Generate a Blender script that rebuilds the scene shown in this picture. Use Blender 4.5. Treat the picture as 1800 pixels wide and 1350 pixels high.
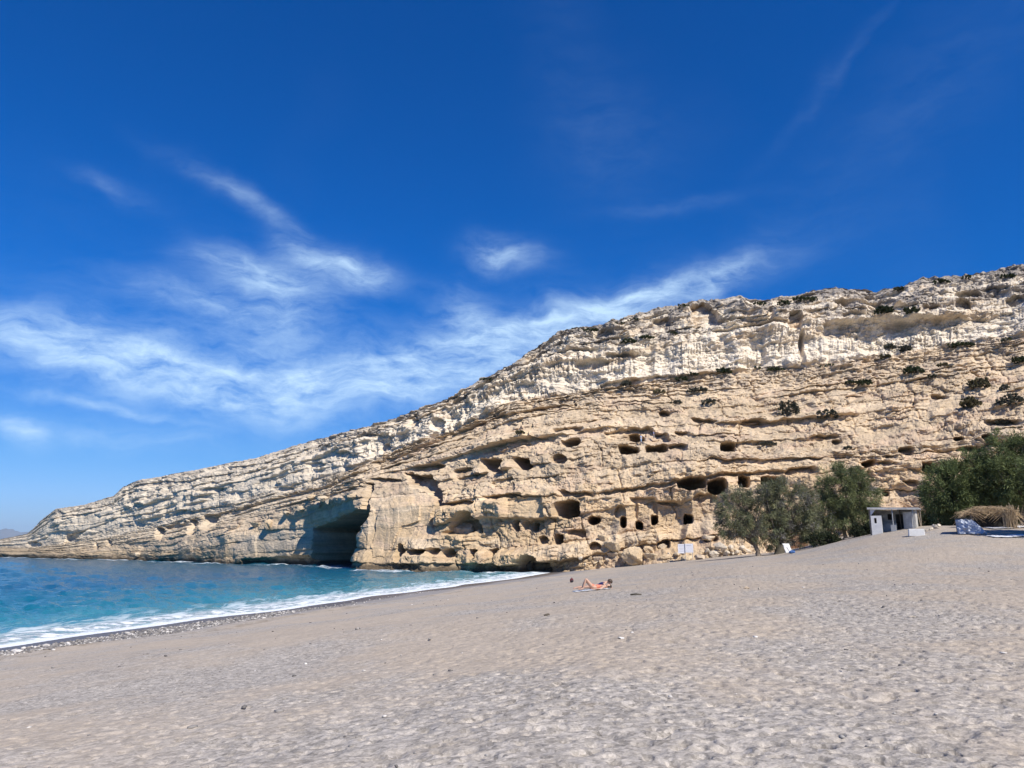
import bpy, bmesh, math, random
import numpy as np
from mathutils import Vector, Matrix

for o in list(bpy.data.objects):
    bpy.data.objects.remove(o)
SC = bpy.context.scene
COL = SC.collection
R = math.radians

# ------------------------------------------------------------------ camera
F = 1352.0                       # focal length in photo pixels (1800 wide)
EYE = 5.5                        # eye above the sea, metres
PITCH = math.atan(281.0 / F)
cam_d = bpy.data.cameras.new('camera')
cam_d.sensor_width = 36.0
cam_d.lens = 36.0 * F / 1800.0
cam_d.clip_start = 0.1
cam_d.clip_end = 120000.0
cam = bpy.data.objects.new('camera', cam_d)
COL.objects.link(cam)
cam.location = (0, 0, EYE)
cam.rotation_euler = (math.pi / 2 + PITCH, 0, 0)
SC.camera = cam

# ------------------------------------------------------------------ light
SUN_AZ = math.atan2(0.62, -0.785)       # clockwise from +Y (view direction)
SUN_EL = R(47)
world = bpy.data.worlds.new('World')
SC.world = world
world.use_nodes = True
WN = world.node_tree.nodes
WL = world.node_tree.links
WN.clear()


def build_sky():
    def math_node(op, a, b=None, clamp=False):
        n = WN.new('ShaderNodeMath'); n.operation = op; n.use_clamp = clamp
        for i, v in enumerate((a, b)):
            if v is None:
                continue
            if isinstance(v, (int, float)):
                n.inputs[i].default_value = v
            else:
                WL.new(v, n.inputs[i])
        return n.outputs[0]
    out = WN.new('ShaderNodeOutputWorld')
    bg = WN.new('ShaderNodeBackground'); bg.inputs['Strength'].default_value = 0.096
    sky = WN.new('ShaderNodeTexSky'); sky.sky_type = 'NISHITA'
    sky.sun_disc = False
    sky.sun_elevation = SUN_EL
    sky.sun_rotation = SUN_AZ
    sky.altitude = 300
    sky.air_density = 1.0
    sky.dust_density = 0.0
    sky.ozone_density = 3.0
    hs = WN.new('ShaderNodeHueSaturation')
    hs.inputs['Saturation'].default_value = 1.55
    hs.inputs['Value'].default_value = 1.0
    WL.new(sky.outputs[0], hs.inputs['Color'])
    tc = WN.new('ShaderNodeTexCoord')
    sep = WN.new('ShaderNodeSeparateXYZ'); WL.new(tc.outputs['Generated'], sep.inputs[0])
    az = math_node('ARCTAN2', sep.outputs[0], sep.outputs[1])
    el = math_node('ARCSINE', sep.outputs[2])
    comb = WN.new('ShaderNodeCombineXYZ')
    WL.new(az, comb.inputs[0]); WL.new(el, comb.inputs[1])
    # gentle warp of the cirrus coordinates
    nw = WN.new('ShaderNodeTexNoise'); nw.inputs['Scale'].default_value = 5.0; nw.inputs['Detail'].default_value = 3
    WL.new(comb.outputs[0], nw.inputs['Vector'])
    vm = WN.new('ShaderNodeVectorMath'); vm.operation = 'MULTIPLY_ADD'
    WL.new(nw.outputs['Color'], vm.inputs[0]); vm.inputs[1].default_value = (0.08, 0.06, 0); WL.new(comb.outputs[0], vm.inputs[2])
    nw2 = WN.new('ShaderNodeTexNoise'); nw2.inputs['Scale'].default_value = 17.0; nw2.inputs['Detail'].default_value = 5
    WL.new(comb.outputs[0], nw2.inputs['Vector'])
    vm1 = vm
    vm = WN.new('ShaderNodeVectorMath'); vm.operation = 'MULTIPLY_ADD'
    WL.new(nw2.outputs['Color'], vm.inputs[0]); vm.inputs[1].default_value = (0.045, 0.03, 0); WL.new(vm1.outputs[0], vm.inputs[2])
    sep2 = WN.new('ShaderNodeSeparateXYZ'); WL.new(vm.outputs[0], sep2.inputs[0])
    au, ev = math_node('SUBTRACT', sep2.outputs[0], 0.0625), math_node('SUBTRACT', sep2.outputs[1], 0.045)

    def streak(rot, sx, sy, detail, seed):
        mp = WN.new('ShaderNodeMapping'); WL.new(vm.outputs[0], mp.inputs['Vector'])
        mp.inputs['Rotation'].default_value = (0, 0, rot)
        mp.inputs['Scale'].default_value = (sx, sy, 1)
        mp.inputs['Location'].default_value = (seed, seed * 0.7, 0)
        n = WN.new('ShaderNodeTexNoise'); n.inputs['Scale'].default_value = 1.0
        n.inputs['Detail'].default_value = detail; n.inputs['Roughness'].default_value = 0.66
        n.inputs['Distortion'].default_value = 0.25
        WL.new(mp.outputs[0], n.inputs['Vector'])
        return n.outputs['Fac']
    st1 = streak(R(8), 9, 30, 11, 3.1)
    st2 = streak(R(-35), 12, 46, 11, 9.4)
    st3 = streak(R(40), 22, 60, 8, 5.7)
    st = math_node('ADD', math_node('ADD', math_node('MULTIPLY', st1, 0.5), math_node('MULTIPLY', st2, 0.32)), math_node('MULTIPLY', st3, 0.34))
    st = math_node('MULTIPLY', math_node('SUBTRACT', st, 0.47), 4.6, clamp=True)

    def pix_dir(px, py):
        xc, yc = (px - 900) / F, (675 - py) / F
        v = Vector((xc, math.cos(PITCH) - yc * math.sin(PITCH), math.sin(PITCH) + yc * math.cos(PITCH))).normalized()
        return math.atan2(v.x, v.y), math.asin(v.z)
    blobs = [  # px, py, half length, half width (px), rotation (deg, up to the right +), strength
        (130, 620, 210, 38, -12, 1.0), (330, 665, 190, 34, -14, .85), (560, 672, 280, 30, 4, .9),
        (800, 640, 240, 40, 14, 1.0), (820, 560, 60, 40, -20, .55), (1090, 535, 190, 24, 12, 1.0), (930, 600, 150, 28, 20, .7),
        (450, 490, 75, 32, -12, .95), (612, 480, 62, 26, -8, .95), (885, 450, 50, 20, -6, .85),
        (440, 355, 110, 15, -22, .40), (210, 325, 60, 14, -14, .2), (500, 560, 60, 90, -35, .35), (530, 450, 45, 20, -30, .5),
        (20, 738, 40, 22, -20, .8), (180, 712, 150, 9, -9, .55), (190, 760, 170, 22, -4, .35),
        (370, 540, 110, 22, -10, .45), (1250, 500, 90, 22, 35, .45),
        (1055, 240, 90, 100, 50, .05), (1480, 110, 100, 10, 40, .05), (1400, 200, 110, 12, 40, .02), (1190, 358, 110, 12, 3, .08),
        (1600, 200, 300, 90, 30, .04), (450, 640, 420, 80, -3, .30), (850, 620, 260, 60, 14, .25)]
    total = None
    for (px, py, a, b, rot, k) in blobs:
        a0, e0 = pix_dir(px, py)
        a1, e1 = pix_dir(px + 10, py)
        sc = math.hypot(a1 - a0, e1 - e0) / 10.0
        c, s = math.cos(R(rot)), math.sin(R(rot))
        du, dv = math_node('SUBTRACT', au, a0), math_node('SUBTRACT', ev, e0)
        p = math_node('ADD', math_node('MULTIPLY', du, c / (a * sc)), math_node('MULTIPLY', dv, s / (a * sc)))
        q = math_node('ADD', math_node('MULTIPLY', du, -s / (b * sc)), math_node('MULTIPLY', dv, c / (b * sc)))
        r2 = math_node('ADD', math_node('MULTIPLY', p, p), math_node('MULTIPLY', q, q))
        g = math_node('MULTIPLY', math_node('POWER', 2.71828, math_node('MULTIPLY', r2, -0.9)), k)
        total = g if total is None else math_node('ADD', total, g)
    # thin cirrus over the rest of the sky
    nb = WN.new('ShaderNodeTexNoise'); nb.inputs['Scale'].default_value = 2.2; nb.inputs['Detail'].default_value = 2
    WL.new(comb.outputs[0], nb.inputs['Vector'])
    wide = math_node('MULTIPLY', math_node('SUBTRACT', nb.outputs['Fac'], 0.52, clamp=True), 0.16)
    mask = math_node('ADD', total, wide)
    mask = math_node('MINIMUM', mask, 1.1)
    dens = math_node('MULTIPLY', mask, math_node('ADD', math_node('MULTIPLY', st, 0.74), 0.20))
    fac = math_node('MULTIPLY', dens, 0.86, clamp=True)
    mix = WN.new('ShaderNodeMix'); mix.data_type = 'RGBA'
    WL.new(fac, mix.inputs['Factor'])
    tint = WN.new('ShaderNodeMix'); tint.data_type = 'RGBA'
    mr = WN.new('ShaderNodeMapRange'); mr.interpolation_type = 'SMOOTHSTEP'
    WL.new(el, mr.inputs[0]); mr.inputs[1].default_value = 0.0; mr.inputs[2].default_value = 0.40
    WL.new(mr.outputs[0], tint.inputs['Factor'])
    tint.inputs['A'].default_value = (0.46, 0.62, 0.90, 1); tint.inputs['B'].default_value = (0.72, 0.69, 1.03, 1)
    grade = WN.new('ShaderNodeVectorMath'); grade.operation = 'MULTIPLY'
    WL.new(hs.outputs[0], grade.inputs[0]); WL.new(tint.outputs['Result'], grade.inputs[1])
    tint2 = WN.new('ShaderNodeMix'); tint2.data_type = 'RGBA'
    mr2 = WN.new('ShaderNodeMapRange'); mr2.interpolation_type = 'SMOOTHSTEP'
    WL.new(el, mr2.inputs[0]); mr2.inputs[1].default_value = -0.02; mr2.inputs[2].default_value = 0.12
    WL.new(mr2.outputs[0], tint2.inputs['Factor'])
    tint2.inputs['A'].default_value = (0.72, 0.74, 1.12, 1); tint2.inputs['B'].default_value = (1, 1, 1, 1)
    grade2 = WN.new('ShaderNodeVectorMath'); grade2.operation = 'MULTIPLY'
    WL.new(grade.outputs[0], grade2.inputs[0]); WL.new(tint2.outputs['Result'], grade2.inputs[1])
    WL.new(grade2.outputs[0], mix.inputs['A'])
    mix.inputs['B'].default_value = (5.4, 7.4, 9.4, 1)
    WL.new(mix.outputs['Result'], bg.inputs['Color'])
    WL.new(bg.outputs[0], out.inputs[0])


build_sky()

sun_d = bpy.data.lights.new('sun', 'SUN')
sun_d.energy = 4.8
sun_d.angle = R(0.53)
sun_d.color = (1.0, 0.94, 0.84)
sun = bpy.data.objects.new('sun', sun_d)
COL.objects.link(sun)
sdir = Vector((math.sin(SUN_AZ) * math.cos(SUN_EL), math.cos(SUN_AZ) * math.cos(SUN_EL), math.sin(SUN_EL)))
sun.rotation_euler = sdir.to_track_quat('Z', 'Y').to_euler()
sun.location = (40, -40, 90)

SC.view_settings.view_transform = 'Standard'
SC.view_settings.look = 'None'
SC.view_settings.gamma = 1.0
SC.view_settings.use_curve_mapping = False
SC.view_settings.exposure = 0.38
SC.cycles.max_bounces = 5
SC.cycles.diffuse_bounces = 3
SC.cycles.glossy_bounces = 2
SC.cycles.transmission_bounces = 2
SC.cycles.transparent_max_bounces = 4
SC.cycles.caustics_reflective = False
SC.cycles.caustics_refractive = False
world.cycles.sampling_method = 'MANUAL'
world.cycles.sample_map_resolution = 512
SC.render.resolution_x, SC.render.resolution_y = 1024, 768

# ------------------------------------------------------------------ numeric helpers
CP, SP = math.cos(PITCH), math.sin(PITCH)


def at(px, py, Y):
    """world point(s) on the ray of a photo pixel at forward distance Y"""
    px, py, Y = np.asarray(px, float), np.asarray(py, float), np.asarray(Y, float)
    xc, yc = (px - 900) / F, (675 - py) / F
    t = Y / (CP - yc * SP)
    return np.stack([xc * t, Y + 0 * t, EYE + t * (SP + yc * CP)], -1)


def project(P):
    x, y, z = P[..., 0], P[..., 1], P[..., 2] - EYE
    dep = y * CP + z * SP
    up = z * CP - y * SP
    return 900 + F * x / dep, 675 - F * up / dep


def sstep(a, b, x):
    t = np.clip((x - a) / (b - a), 0, 1)
    return t * t * (3 - 2 * t)


def _tab(seed):
    r = np.random.RandomState(seed)
    p = r.permutation(256)
    return np.concatenate([p, p, p]), r


_cache = {}


def perlin(x, y, seed=0):
    if seed not in _cache:
        p, r = _tab(seed)
        a = r.rand(256) * 2 * np.pi
        _cache[seed] = (p, np.cos(a), np.sin(a))
    p, gx, gy = _cache[seed]
    x, y = np.broadcast_arrays(np.asarray(x, float), np.asarray(y, float))
    xi, yi = np.floor(x), np.floor(y)
    fx, fy = x - xi, y - yi
    xi, yi = xi.astype(np.int64) & 255, yi.astype(np.int64) & 255
    u, v = fx * fx * fx * (fx * (fx * 6 - 15) + 10), fy * fy * fy * (fy * (fy * 6 - 15) + 10)
    def g(ix, iy, dx, dy):
        h = p[p[ix & 255] + (iy & 255)]
        return gx[h] * dx + gy[h] * dy
    n00, n10 = g(xi, yi, fx, fy), g(xi + 1, yi, fx - 1, fy)
    n01, n11 = g(xi, yi + 1, fx, fy - 1), g(xi + 1, yi + 1, fx - 1, fy - 1)
    return 1.5 * ((n00 * (1 - u) + n10 * u) * (1 - v) + (n01 * (1 - u) + n11 * u) * v)


def fbm(x, y, oct, seed=0, gain=0.5, lac=2.03):
    a, s = 1.0, 0
    for i in range(oct):
        s = s + a * perlin(x, y, seed + i)
        x, y, a = x * lac + 17.3, y * lac + 5.1, a * gain
    return s


def cell(x, y, seed=0):
    """cellular noise: distance to nearest and second feature, random id"""
    p, r = _tab(seed + 777)
    ox, oy, rv = r.rand(256), r.rand(256), r.rand(256)
    xi, yi = np.floor(x).astype(np.int64), np.floor(y).astype(np.int64)
    f1 = np.full(x.shape, 9.0); f2 = np.full(x.shape, 9.0); idv = np.zeros(x.shape)
    for dx in (-1, 0, 1):
        for dy in (-1, 0, 1):
            cx, cy = xi + dx, yi + dy
            h = p[p[cx & 255] + (cy & 255)]
            d = np.hypot(cx + ox[h] - x, cy + oy[h] - y)
            near = d < f1
            f2 = np.where(near, f1, np.minimum(f2, d))
            idv = np.where(near, rv[h], idv)
            f1 = np.where(near, d, f1)
    return f1, f2, idv


def hash01(*k):
    s = 0
    for i, v in enumerate(k):
        s = s + np.asarray(v, float) * (127.1 + 184.7 * i)
    f = np.sin(s) * 43758.5453
    return f - np.floor(f)


def mesh_from(name, verts, faces4=None, tris=None, smooth=False):
    me = bpy.data.meshes.new(name)
    verts = np.asarray(verts, np.float32).reshape(-1, 3)
    me.vertices.add(len(verts))
    me.vertices.foreach_set('co', verts.ravel())
    n4 = 0 if faces4 is None else len(faces4)
    n3 = 0 if tris is None else len(tris)
    li = np.concatenate([np.asarray(a, np.int32).ravel() for a in (faces4, tris) if a is not None and len(a)])
    me.loops.add(len(li))
    me.loops.foreach_set('vertex_index', li)
    me.polygons.add(n4 + n3)
    st = np.concatenate([np.arange(n4) * 4, n4 * 4 + np.arange(n3) * 3]).astype(np.int32)
    me.polygons.foreach_set('loop_start', st)
    me.polygons.foreach_set('use_smooth', np.full(n4 + n3, smooth))
    me.update(calc_edges=True)
    me.validate()
    return me


def grid_faces(nr, nc, wrap=False):
    i = np.arange(nr - 1)[:, None]; j = np.arange(nc if wrap else nc - 1)[None, :]
    j2 = (j + 1) % nc
    return np.stack([i * nc + j, i * nc + j2, (i + 1) * nc + j2, (i + 1) * nc + j], -1).reshape(-1, 4)


def add_color(me, rgb, name='tone'):
    a = me.color_attributes.new(name, 'FLOAT_COLOR', 'POINT')
    c = np.ones((len(me.vertices), 4), np.float32)
    c[:, :3] = np.asarray(rgb).reshape(-1, 3)
    a.data.foreach_set('color', c.ravel())


def add_float(me, v, name):
    a = me.attributes.new(name, 'FLOAT', 'POINT')
    a.data.foreach_set('value', np.asarray(v, np.float32).ravel())


def link(name, me, mat=None, parent=None, loc=None, rz=None):
    o = bpy.data.objects.new(name, me)
    COL.objects.link(o)
    if mat is not None:
        me.materials.clear() if len(me.materials) else None
        me.materials.append(mat)
    if parent is not None:
        o.parent = parent
    if loc is not None:
        o.location = loc
    if rz is not None:
        o.rotation_euler = (0, 0, rz)
    return o


def tag(o, label=None, cat=None, group=None, kind=None):
    if label: o['label'] = label
    if cat: o['category'] = cat
    if group: o['group'] = group
    if kind: o['kind'] = kind
    return o


def empty(name, loc, rz=0):
    o = bpy.data.objects.new(name, None)
    COL.objects.link(o)
    o.location = loc
    o.rotation_euler = (0, 0, rz)
    o.empty_display_size = 0.2
    return o


# ------------------------------------------------------------------ materials
def new_mat(name):
    m = bpy.data.materials.new(name); m.use_nodes = True
    nt = m.node_tree
    b = nt.nodes['Principled BSDF']
    return m, nt.nodes, nt.links, b


def simple_mat(name, rgb, rough=0.8, var=0.15, scale=6.0, bump=0.0, spec=0.3, metallic=0.0):
    m, N, L, b = new_mat(name)
    b.inputs['Roughness'].default_value = rough
    b.inputs['Specular IOR Level'].default_value = spec
    b.inputs['Metallic'].default_value = metallic
    tc = N.new('ShaderNodeTexCoord')
    n = N.new('ShaderNodeTexNoise'); n.inputs['Scale'].default_value = scale; n.inputs['Detail'].default_value = 6
    n.inputs['Roughness'].default_value = 0.65
    L.new(tc.outputs['Object'], n.inputs['Vector'])
    cr = N.new('ShaderNodeValToRGB')
    cr.color_ramp.elements[0].position = 0.3; cr.color_ramp.elements[1].position = 0.72
    cr.color_ramp.elements[0].color = (*[c * (1 - var) for c in rgb], 1)
    cr.color_ramp.elements[1].color = (*[min(1, c * (1 + var)) for c in rgb], 1)
    L.new(n.outputs['Fac'], cr.inputs[0]); L.new(cr.outputs[0], b.inputs['Base Color'])
    if bump:
        bp = N.new('ShaderNodeBump'); bp.inputs['Strength'].default_value = bump; bp.inputs['Distance'].default_value = 0.05
        L.new(n.outputs['Fac'], bp.inputs['Height']); L.new(bp.outputs[0], b.inputs['Normal'])
    return m


def tone_mat(name, rough=0.85, spec=0.2, transl=0.0):
    """colour from the vertex attribute 'tone' with fine noise on top"""
    m, N, L, b = new_mat(name)
    b.inputs['Roughness'].default_value = rough
    b.inputs['Specular IOR Level'].default_value = spec
    a = N.new('ShaderNodeAttribute'); a.attribute_name = 'tone'
    L.new(a.outputs['Color'], b.inputs['Base Color'])
    if transl:
        t = N.new('ShaderNodeBsdfTranslucent'); L.new(a.outputs['Color'], t.inputs['Color'])
        mx = N.new('ShaderNodeMixShader'); mx.inputs[0].default_value = transl
        L.new(b.outputs[0], mx.inputs[1]); L.new(t.outputs[0], mx.inputs[2])
        L.new(mx.outputs[0], N['Material Output'].inputs['Surface'])
    return m


def rock_mat(name, wet_sea=False):
    m, N, L, b = new_mat(name)
    b.inputs['Roughness'].default_value = 0.95
    b.inputs['Specular IOR Level'].default_value = 0.12
    a = N.new('ShaderNodeAttribute'); a.attribute_name = 'tone'
    geo = N.new('ShaderNodeNewGeometry')
    def noise(vec, scale, detail, rough=0.6):
        n = N.new('ShaderNodeTexNoise'); n.inputs['Scale'].default_value = scale
        n.inputs['Detail'].default_value = detail; n.inputs['Roughness'].default_value = rough
        L.new(vec, n.inputs['Vector']); return n.outputs['Fac']
    # fine bedding: coordinates (along, strata) stored on the mesh
    s_ = N.new('ShaderNodeAttribute'); s_.attribute_name = 'along'
    h_ = N.new('ShaderNodeAttribute'); h_.attribute_name = 'strata'
    cv = N.new('ShaderNodeCombineXYZ')
    L.new(s_.outputs['Fac'], cv.inputs[0]); L.new(h_.outputs['Fac'], cv.inputs[1])
    mp = N.new('ShaderNodeMapping'); mp.inputs['Scale'].default_value = (0.10, 2.4, 1)
    L.new(cv.outputs[0], mp.inputs['Vector'])
    bed = noise(mp.outputs[0], 1.0, 5, 0.7)
    mott = noise(geo.outputs['Position'], 0.35, 8, 0.68)
    grain = noise(geo.outputs['Position'], 2.6, 6, 0.75)
    def ramp(src, lo, hi, p0=0.3, p1=0.7):
        r = N.new('ShaderNodeMapRange'); L.new(src, r.inputs[0])
        r.inputs[1].default_value = p0; r.inputs[2].default_value = p1
        r.inputs[3].default_value = lo; r.inputs[4].default_value = hi
        return r.outputs[0]
    def mul(x, y):
        n = N.new('ShaderNodeMath'); n.operation = 'MULTIPLY'; L.new(x, n.inputs[0]); L.new(y, n.inputs[1]); return n.outputs[0]
    val = mul(mul(ramp(bed, 0.80, 1.12), ramp(mott, 0.78, 1.15)), ramp(grain, 0.80, 1.15))
    vm = N.new('ShaderNodeVectorMath'); vm.operation = 'SCALE'
    L.new(a.outputs['Color'], vm.inputs[0]); L.new(val, vm.inputs['Scale'])
    L.new(vm.outputs[0], b.inputs['Base Color'])
    add = N.new('ShaderNodeMath'); add.operation = 'ADD'; L.new(bed, add.inputs[0]); L.new(grain, add.inputs[1])
    bp = N.new('ShaderNodeBump'); bp.inputs['Strength'].default_value = 0.55; bp.inputs['Distance'].default_value = 0.35
    L.new(add.outputs[0], bp.inputs['Height']); L.new(bp.outputs[0], b.inputs['Normal'])
    return m


M_ROCK = rock_mat('layered_limestone')

# ------------------------------------------------------------------ ground shape
_wl = [(0, 1135), (200, 1108), (400, 1082), (600, 1057), (800, 1031), (950, 1009)]
_wx, _wy = [], []
for (px, py) in _wl:
    xc, yc = (px - 900) / F, (675 - py) / F
    t = -EYE / (SP + yc * CP)
    _wx.append(xc * t); _wy.append((CP - yc * SP) * t)
_wx, _wy = np.array(_wx), np.array(_wy)
_s0 = (_wx[1] - _wx[0]) / (_wy[1] - _wy[0])


def shore_x(Y):
    Y = np.asarray(Y, float)
    x = np.interp(Y, _wy, _wx)
    x = np.where(Y < _wy[0], _wx[0] + (Y - _wy[0]) * _s0, x)
    x = np.where(Y > _wy[-1], _wx[-1] + (Y - _wy[-1]) * 0.25, x)
    return x


def shore_d(X, Y):
    w = 0.55 * np.sin(Y * 0.23 + 1.0) + 0.8 * np.sin(Y * 0.083) + 0.35 * np.sin(Y * 0.51 + 2)
    return (np.asarray(X, float) - shore_x(Y)) * 0.945 + w * 0.7


_pd = [-400, -60, -20, -6, 0, 6, 10, 14, 20, 26, 32, 38, 60, 100, 300, 3000]
_pz = [-30, -7, -2.4, -0.55, 0, 0.45, 0.82, 1.2, 1.85, 2.55, 3.22, 3.78, 4.1, 4.8, 8, 25]


def ground_z(X, Y):
    X, Y = np.asarray(X, float), np.asarray(Y, float)
    d = shore_d(X, Y)
    z = np.interp(d, _pd, _pz)
    # little berm edge where the pebbles stop
    z = z + 0.10 * np.exp(-((d - 10.2) / 1.2) ** 2) * sstep(0, 30, Y)
    z = z + 3.3 * sstep(38, 58, d) * sstep(45, 85, Y)
    z = z + sstep(3, 20, d) * (0.10 * perlin(X / 9, Y / 9, 5) + 0.05 * perlin(X / 3.5, Y / 3.5, 6))
    return z


def hit_ground(px, py):
    xc, yc = (px - 900) / F, (675 - py) / F
    dx, dy, dz = xc, CP - yc * SP, SP + yc * CP
    t = np.concatenate([np.linspace(3, 60, 3000), np.linspace(60, 250, 4000)])
    below = (EYE + dz * t) < ground_z(dx * t, dy * t)
    i = int(np.argmax(below)) if below.any() else len(t) - 1
    return Vector((dx * t[i], dy * t[i], float(ground_z(dx * t[i], dy * t[i]))))


def on_ground(px, Y):
    x = float(at(px, 956, Y)[0])
    return Vector((x, Y, float(ground_z(x, Y))))


# ------------------------------------------------------------------ beach
def build_beach():
    az = np.concatenate([np.linspace(-180, -44, 40)[:-1], np.linspace(-44, 44, 680), np.linspace(44, 180, 40)[1:-1]])
    az = np.radians(az)
    rr = [0.0, 1.5, 3.0, 4.0, 4.6]
    while rr[-1] < 110:
        r = rr[-1]
        rr.append(r + max(0.03, min(0.9, r * r / 2615 * 0.62)))
    while rr[-1] < 4000:
        rr.append(rr[-1] * 1.09)
    rr = np.array(rr); rr[0] = 0.02
    Rg, Ag = np.meshgrid(rr, az, indexing='ij')
    X, Y = Rg * np.sin(Ag), Rg * np.cos(Ag)
    Z = ground_z(X, Y)
    d = shore_d(X, Y)
    # trampled dry sand: lumps and dented footprints, calmer to the left and towards the water
    rough = sstep(8, 24, d) * (0.35 + 0.65 * sstep(-9, 7, X - 0.12 * Y + 2.5 * perlin(X / 8, Y / 8, 31)))
    near = 1 - sstep(55, 100, Rg)
    lump = 0.013 * fbm(X / 0.42, Y / 0.34, 3, 11) + 0.010 * perlin(X / 1.3, Y / 1.1, 10)
    wx, wy = X + 0.07 * perlin(X / .3, Y / .3, 14), Y + 0.07 * perlin(X / .3, Y / .3, 15)
    f1, f2, idv = cell(wx / 0.21, wy / 0.17, 3)
    pit = -0.048 * (1 - sstep(0.14, 0.40, f1)) * (idv > 0.45) + 0.008 * sstep(.2, .5, f1) * (1 - sstep(.5, .8, f1))
    f1, f2, idv = cell(wx / 0.5 + 7, wy / 0.42, 4)
    pit2 = -0.05 * (1 - sstep(0.08, 0.40, f1)) * (idv > 0.62)
    fine = 0.003 * fbm(X / 0.11, Y / 0.11, 2, 21)
    Z = Z + near * (rough * (lump + pit + pit2) + 0.012 * sstep(4, 9, d) * fbm(X / 1.1, Y / 1.1, 2, 41) + fine * sstep(1, 9, d))
    me = mesh_from('beach', np.stack([X, Y, Z], -1), grid_faces(len(rr), len(az), True)[:, ::-1], smooth=True)
    add_float(me, d, 'shore')
    add_float(me, rough, 'trample')
    m, N, L, b = new_mat('beach_sand')
    b.inputs['Specular IOR Level'].default_value = 0.15
    geo = N.new('ShaderNodeNewGeometry'); P = geo.outputs['Position']
    sh = N.new('ShaderNodeAttribute'); sh.attribute_name = 'shore'
    tr = N.new('ShaderNodeAttribute'); tr.attribute_name = 'trample'
    def noise(scale, detail, rough=0.6, vec=P):
        n = N.new('ShaderNodeTexNoise'); n.inputs['Scale'].default_value = scale
        n.inputs['Detail'].default_value = detail; n.inputs['Roughness'].default_value = rough
        L.new(vec, n.inputs['Vector']); return n.outputs['Fac']
    def rng(src, a0, a1, lo=0.0, hi=1.0):
        r = N.new('ShaderNodeMapRange'); L.new(src, r.inputs[0]); r.interpolation_type = 'SMOOTHSTEP'
        r.inputs[1].default_value = a0; r.inputs[2].default_value = a1
        r.inputs[3].default_value = lo; r.inputs[4].default_value = hi
        return r.outputs[0]
    def mth(op, x, y):
        n = N.new('ShaderNodeMath'); n.operation = op
        for i, v in enumerate((x, y)):
            if isinstance(v, (int, float)): n.inputs[i].default_value = v
            else: L.new(v, n.inputs[i])
        return n.outputs[0]
    def mixc(f, A, B):
        n = N.new('ShaderNodeMix'); n.data_type = 'RGBA'
        L.new(f, n.inputs['Factor'])
        for k, v in (('A', A), ('B', B)):
            if isinstance(v, tuple): n.inputs[k].default_value = (*v, 1)
            else: L.new(v, n.inputs[k])
        return n.outputs['Result']
    patch = rng(noise(0.16, 5, 0.62), 0.44, 0.62)
    tan = (0.398, 0.337, 0.270)
    grey = (0.352, 0.318, 0.278)
    base = mixc(patch, tan, grey)
    # grains and little stones of a shingle sand: light and dark specks
    vo = N.new('ShaderNodeTexVoronoi'); vo.inputs['Scale'].default_value = 42; L.new(P, vo.inputs['Vector'])
    sepc = N.new('ShaderNodeSeparateColor'); L.new(vo.outputs['Color'], sepc.inputs[0])
    vo2 = N.new('ShaderNodeTexVoronoi'); vo2.inputs['Scale'].default_value = 14; L.new(P, vo2.inputs['Vector'])
    sepc2 = N.new('ShaderNodeSeparateColor'); L.new(vo2.outputs['Color'], sepc2.inputs[0])
    amp = mth('ADD', mth('MULTIPLY', patch, 0.5), 0.2)
    sp = mth('MULTIPLY', mth('SUBTRACT', sepc.outputs[0], 0.5), mth('MULTIPLY', amp, 0.6))
    sp2 = mth('MULTIPLY', mth('SUBTRACT', sepc2.outputs[0], 0.5), mth('MULTIPLY', amp, 0.85))
    big = mth('MULTIPLY', mth('SUBTRACT', noise(1.3, 6, 0.7), 0.5), 0.42)
    val = mth('ADD', mth('ADD', mth('ADD', sp, sp2), big), 1.0)
    vm = N.new('ShaderNodeVectorMath'); vm.operation = 'SCALE'; L.new(base, vm.inputs[0]); L.new(val, vm.inputs['Scale'])
    # soil under the trees by the huts
    wob = mth('ADD', sh.outputs['Fac'], mth('MULTIPLY', mth('SUBTRACT', noise(0.35, 4), 0.5), 5.0))
    grit = mixc(mth('MULTIPLY', rng(wob, 7.5, 11.0, 1, 0), 0.92), vm.outputs[0], (0.262, 0.246, 0.236))
    # wrack line of dried weed at the top of the last tide, old trodden trails
    dl = mth('ABSOLUTE', mth('SUBTRACT', mth('ADD', sh.outputs['Fac'], mth('MULTIPLY', mth('SUBTRACT', noise(0.22, 3), 0.5), 3.0)), 11.0), 0)
    wr = mth('MULTIPLY', rng(dl, 0.15, 0.9, 1, 0), rng(noise(1.1, 6, 0.7), 0.42, 0.62))
    grit = mixc(mth('MULTIPLY', wr, 0.55), grit, (0.17, 0.135, 0.09))
    blot = mth('MULTIPLY', rng(noise(0.5, 6, 0.7), 0.58, 0.72), rng(noise(3.5, 5, 0.7), 0.45, 0.6))
    grit = mixc(mth('MULTIPLY', blot, 0.35), grit, (0.22, 0.17, 0.115))
    # damp band along the water line
    wet = rng(mth('ADD', sh.outputs['Fac'], mth('MULTIPLY', mth('SUBTRACT', noise(0.8, 3), 0.5), 2.0)), 3.0, 5.6, 1, 0)
    dampc = mixc(wet, grit, (0.120, 0.104, 0.094))
    L.new(dampc, b.inputs['Base Color'])
    L.new(rng(wet, 0, 1, 0.95, 0.42), b.inputs['Roughness'])
    # relief too fine for the mesh
    hgt = mth('ADD', mth('MULTIPLY', noise(5.5, 3, 0.55), 0.055), mth('MULTIPLY', sepc.outputs[1], 0.010))
    vo3 = N.new('ShaderNodeTexVoronoi'); vo3.inputs['Scale'].default_value = 4.3; vo3.feature = 'SMOOTH_F1'
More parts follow.
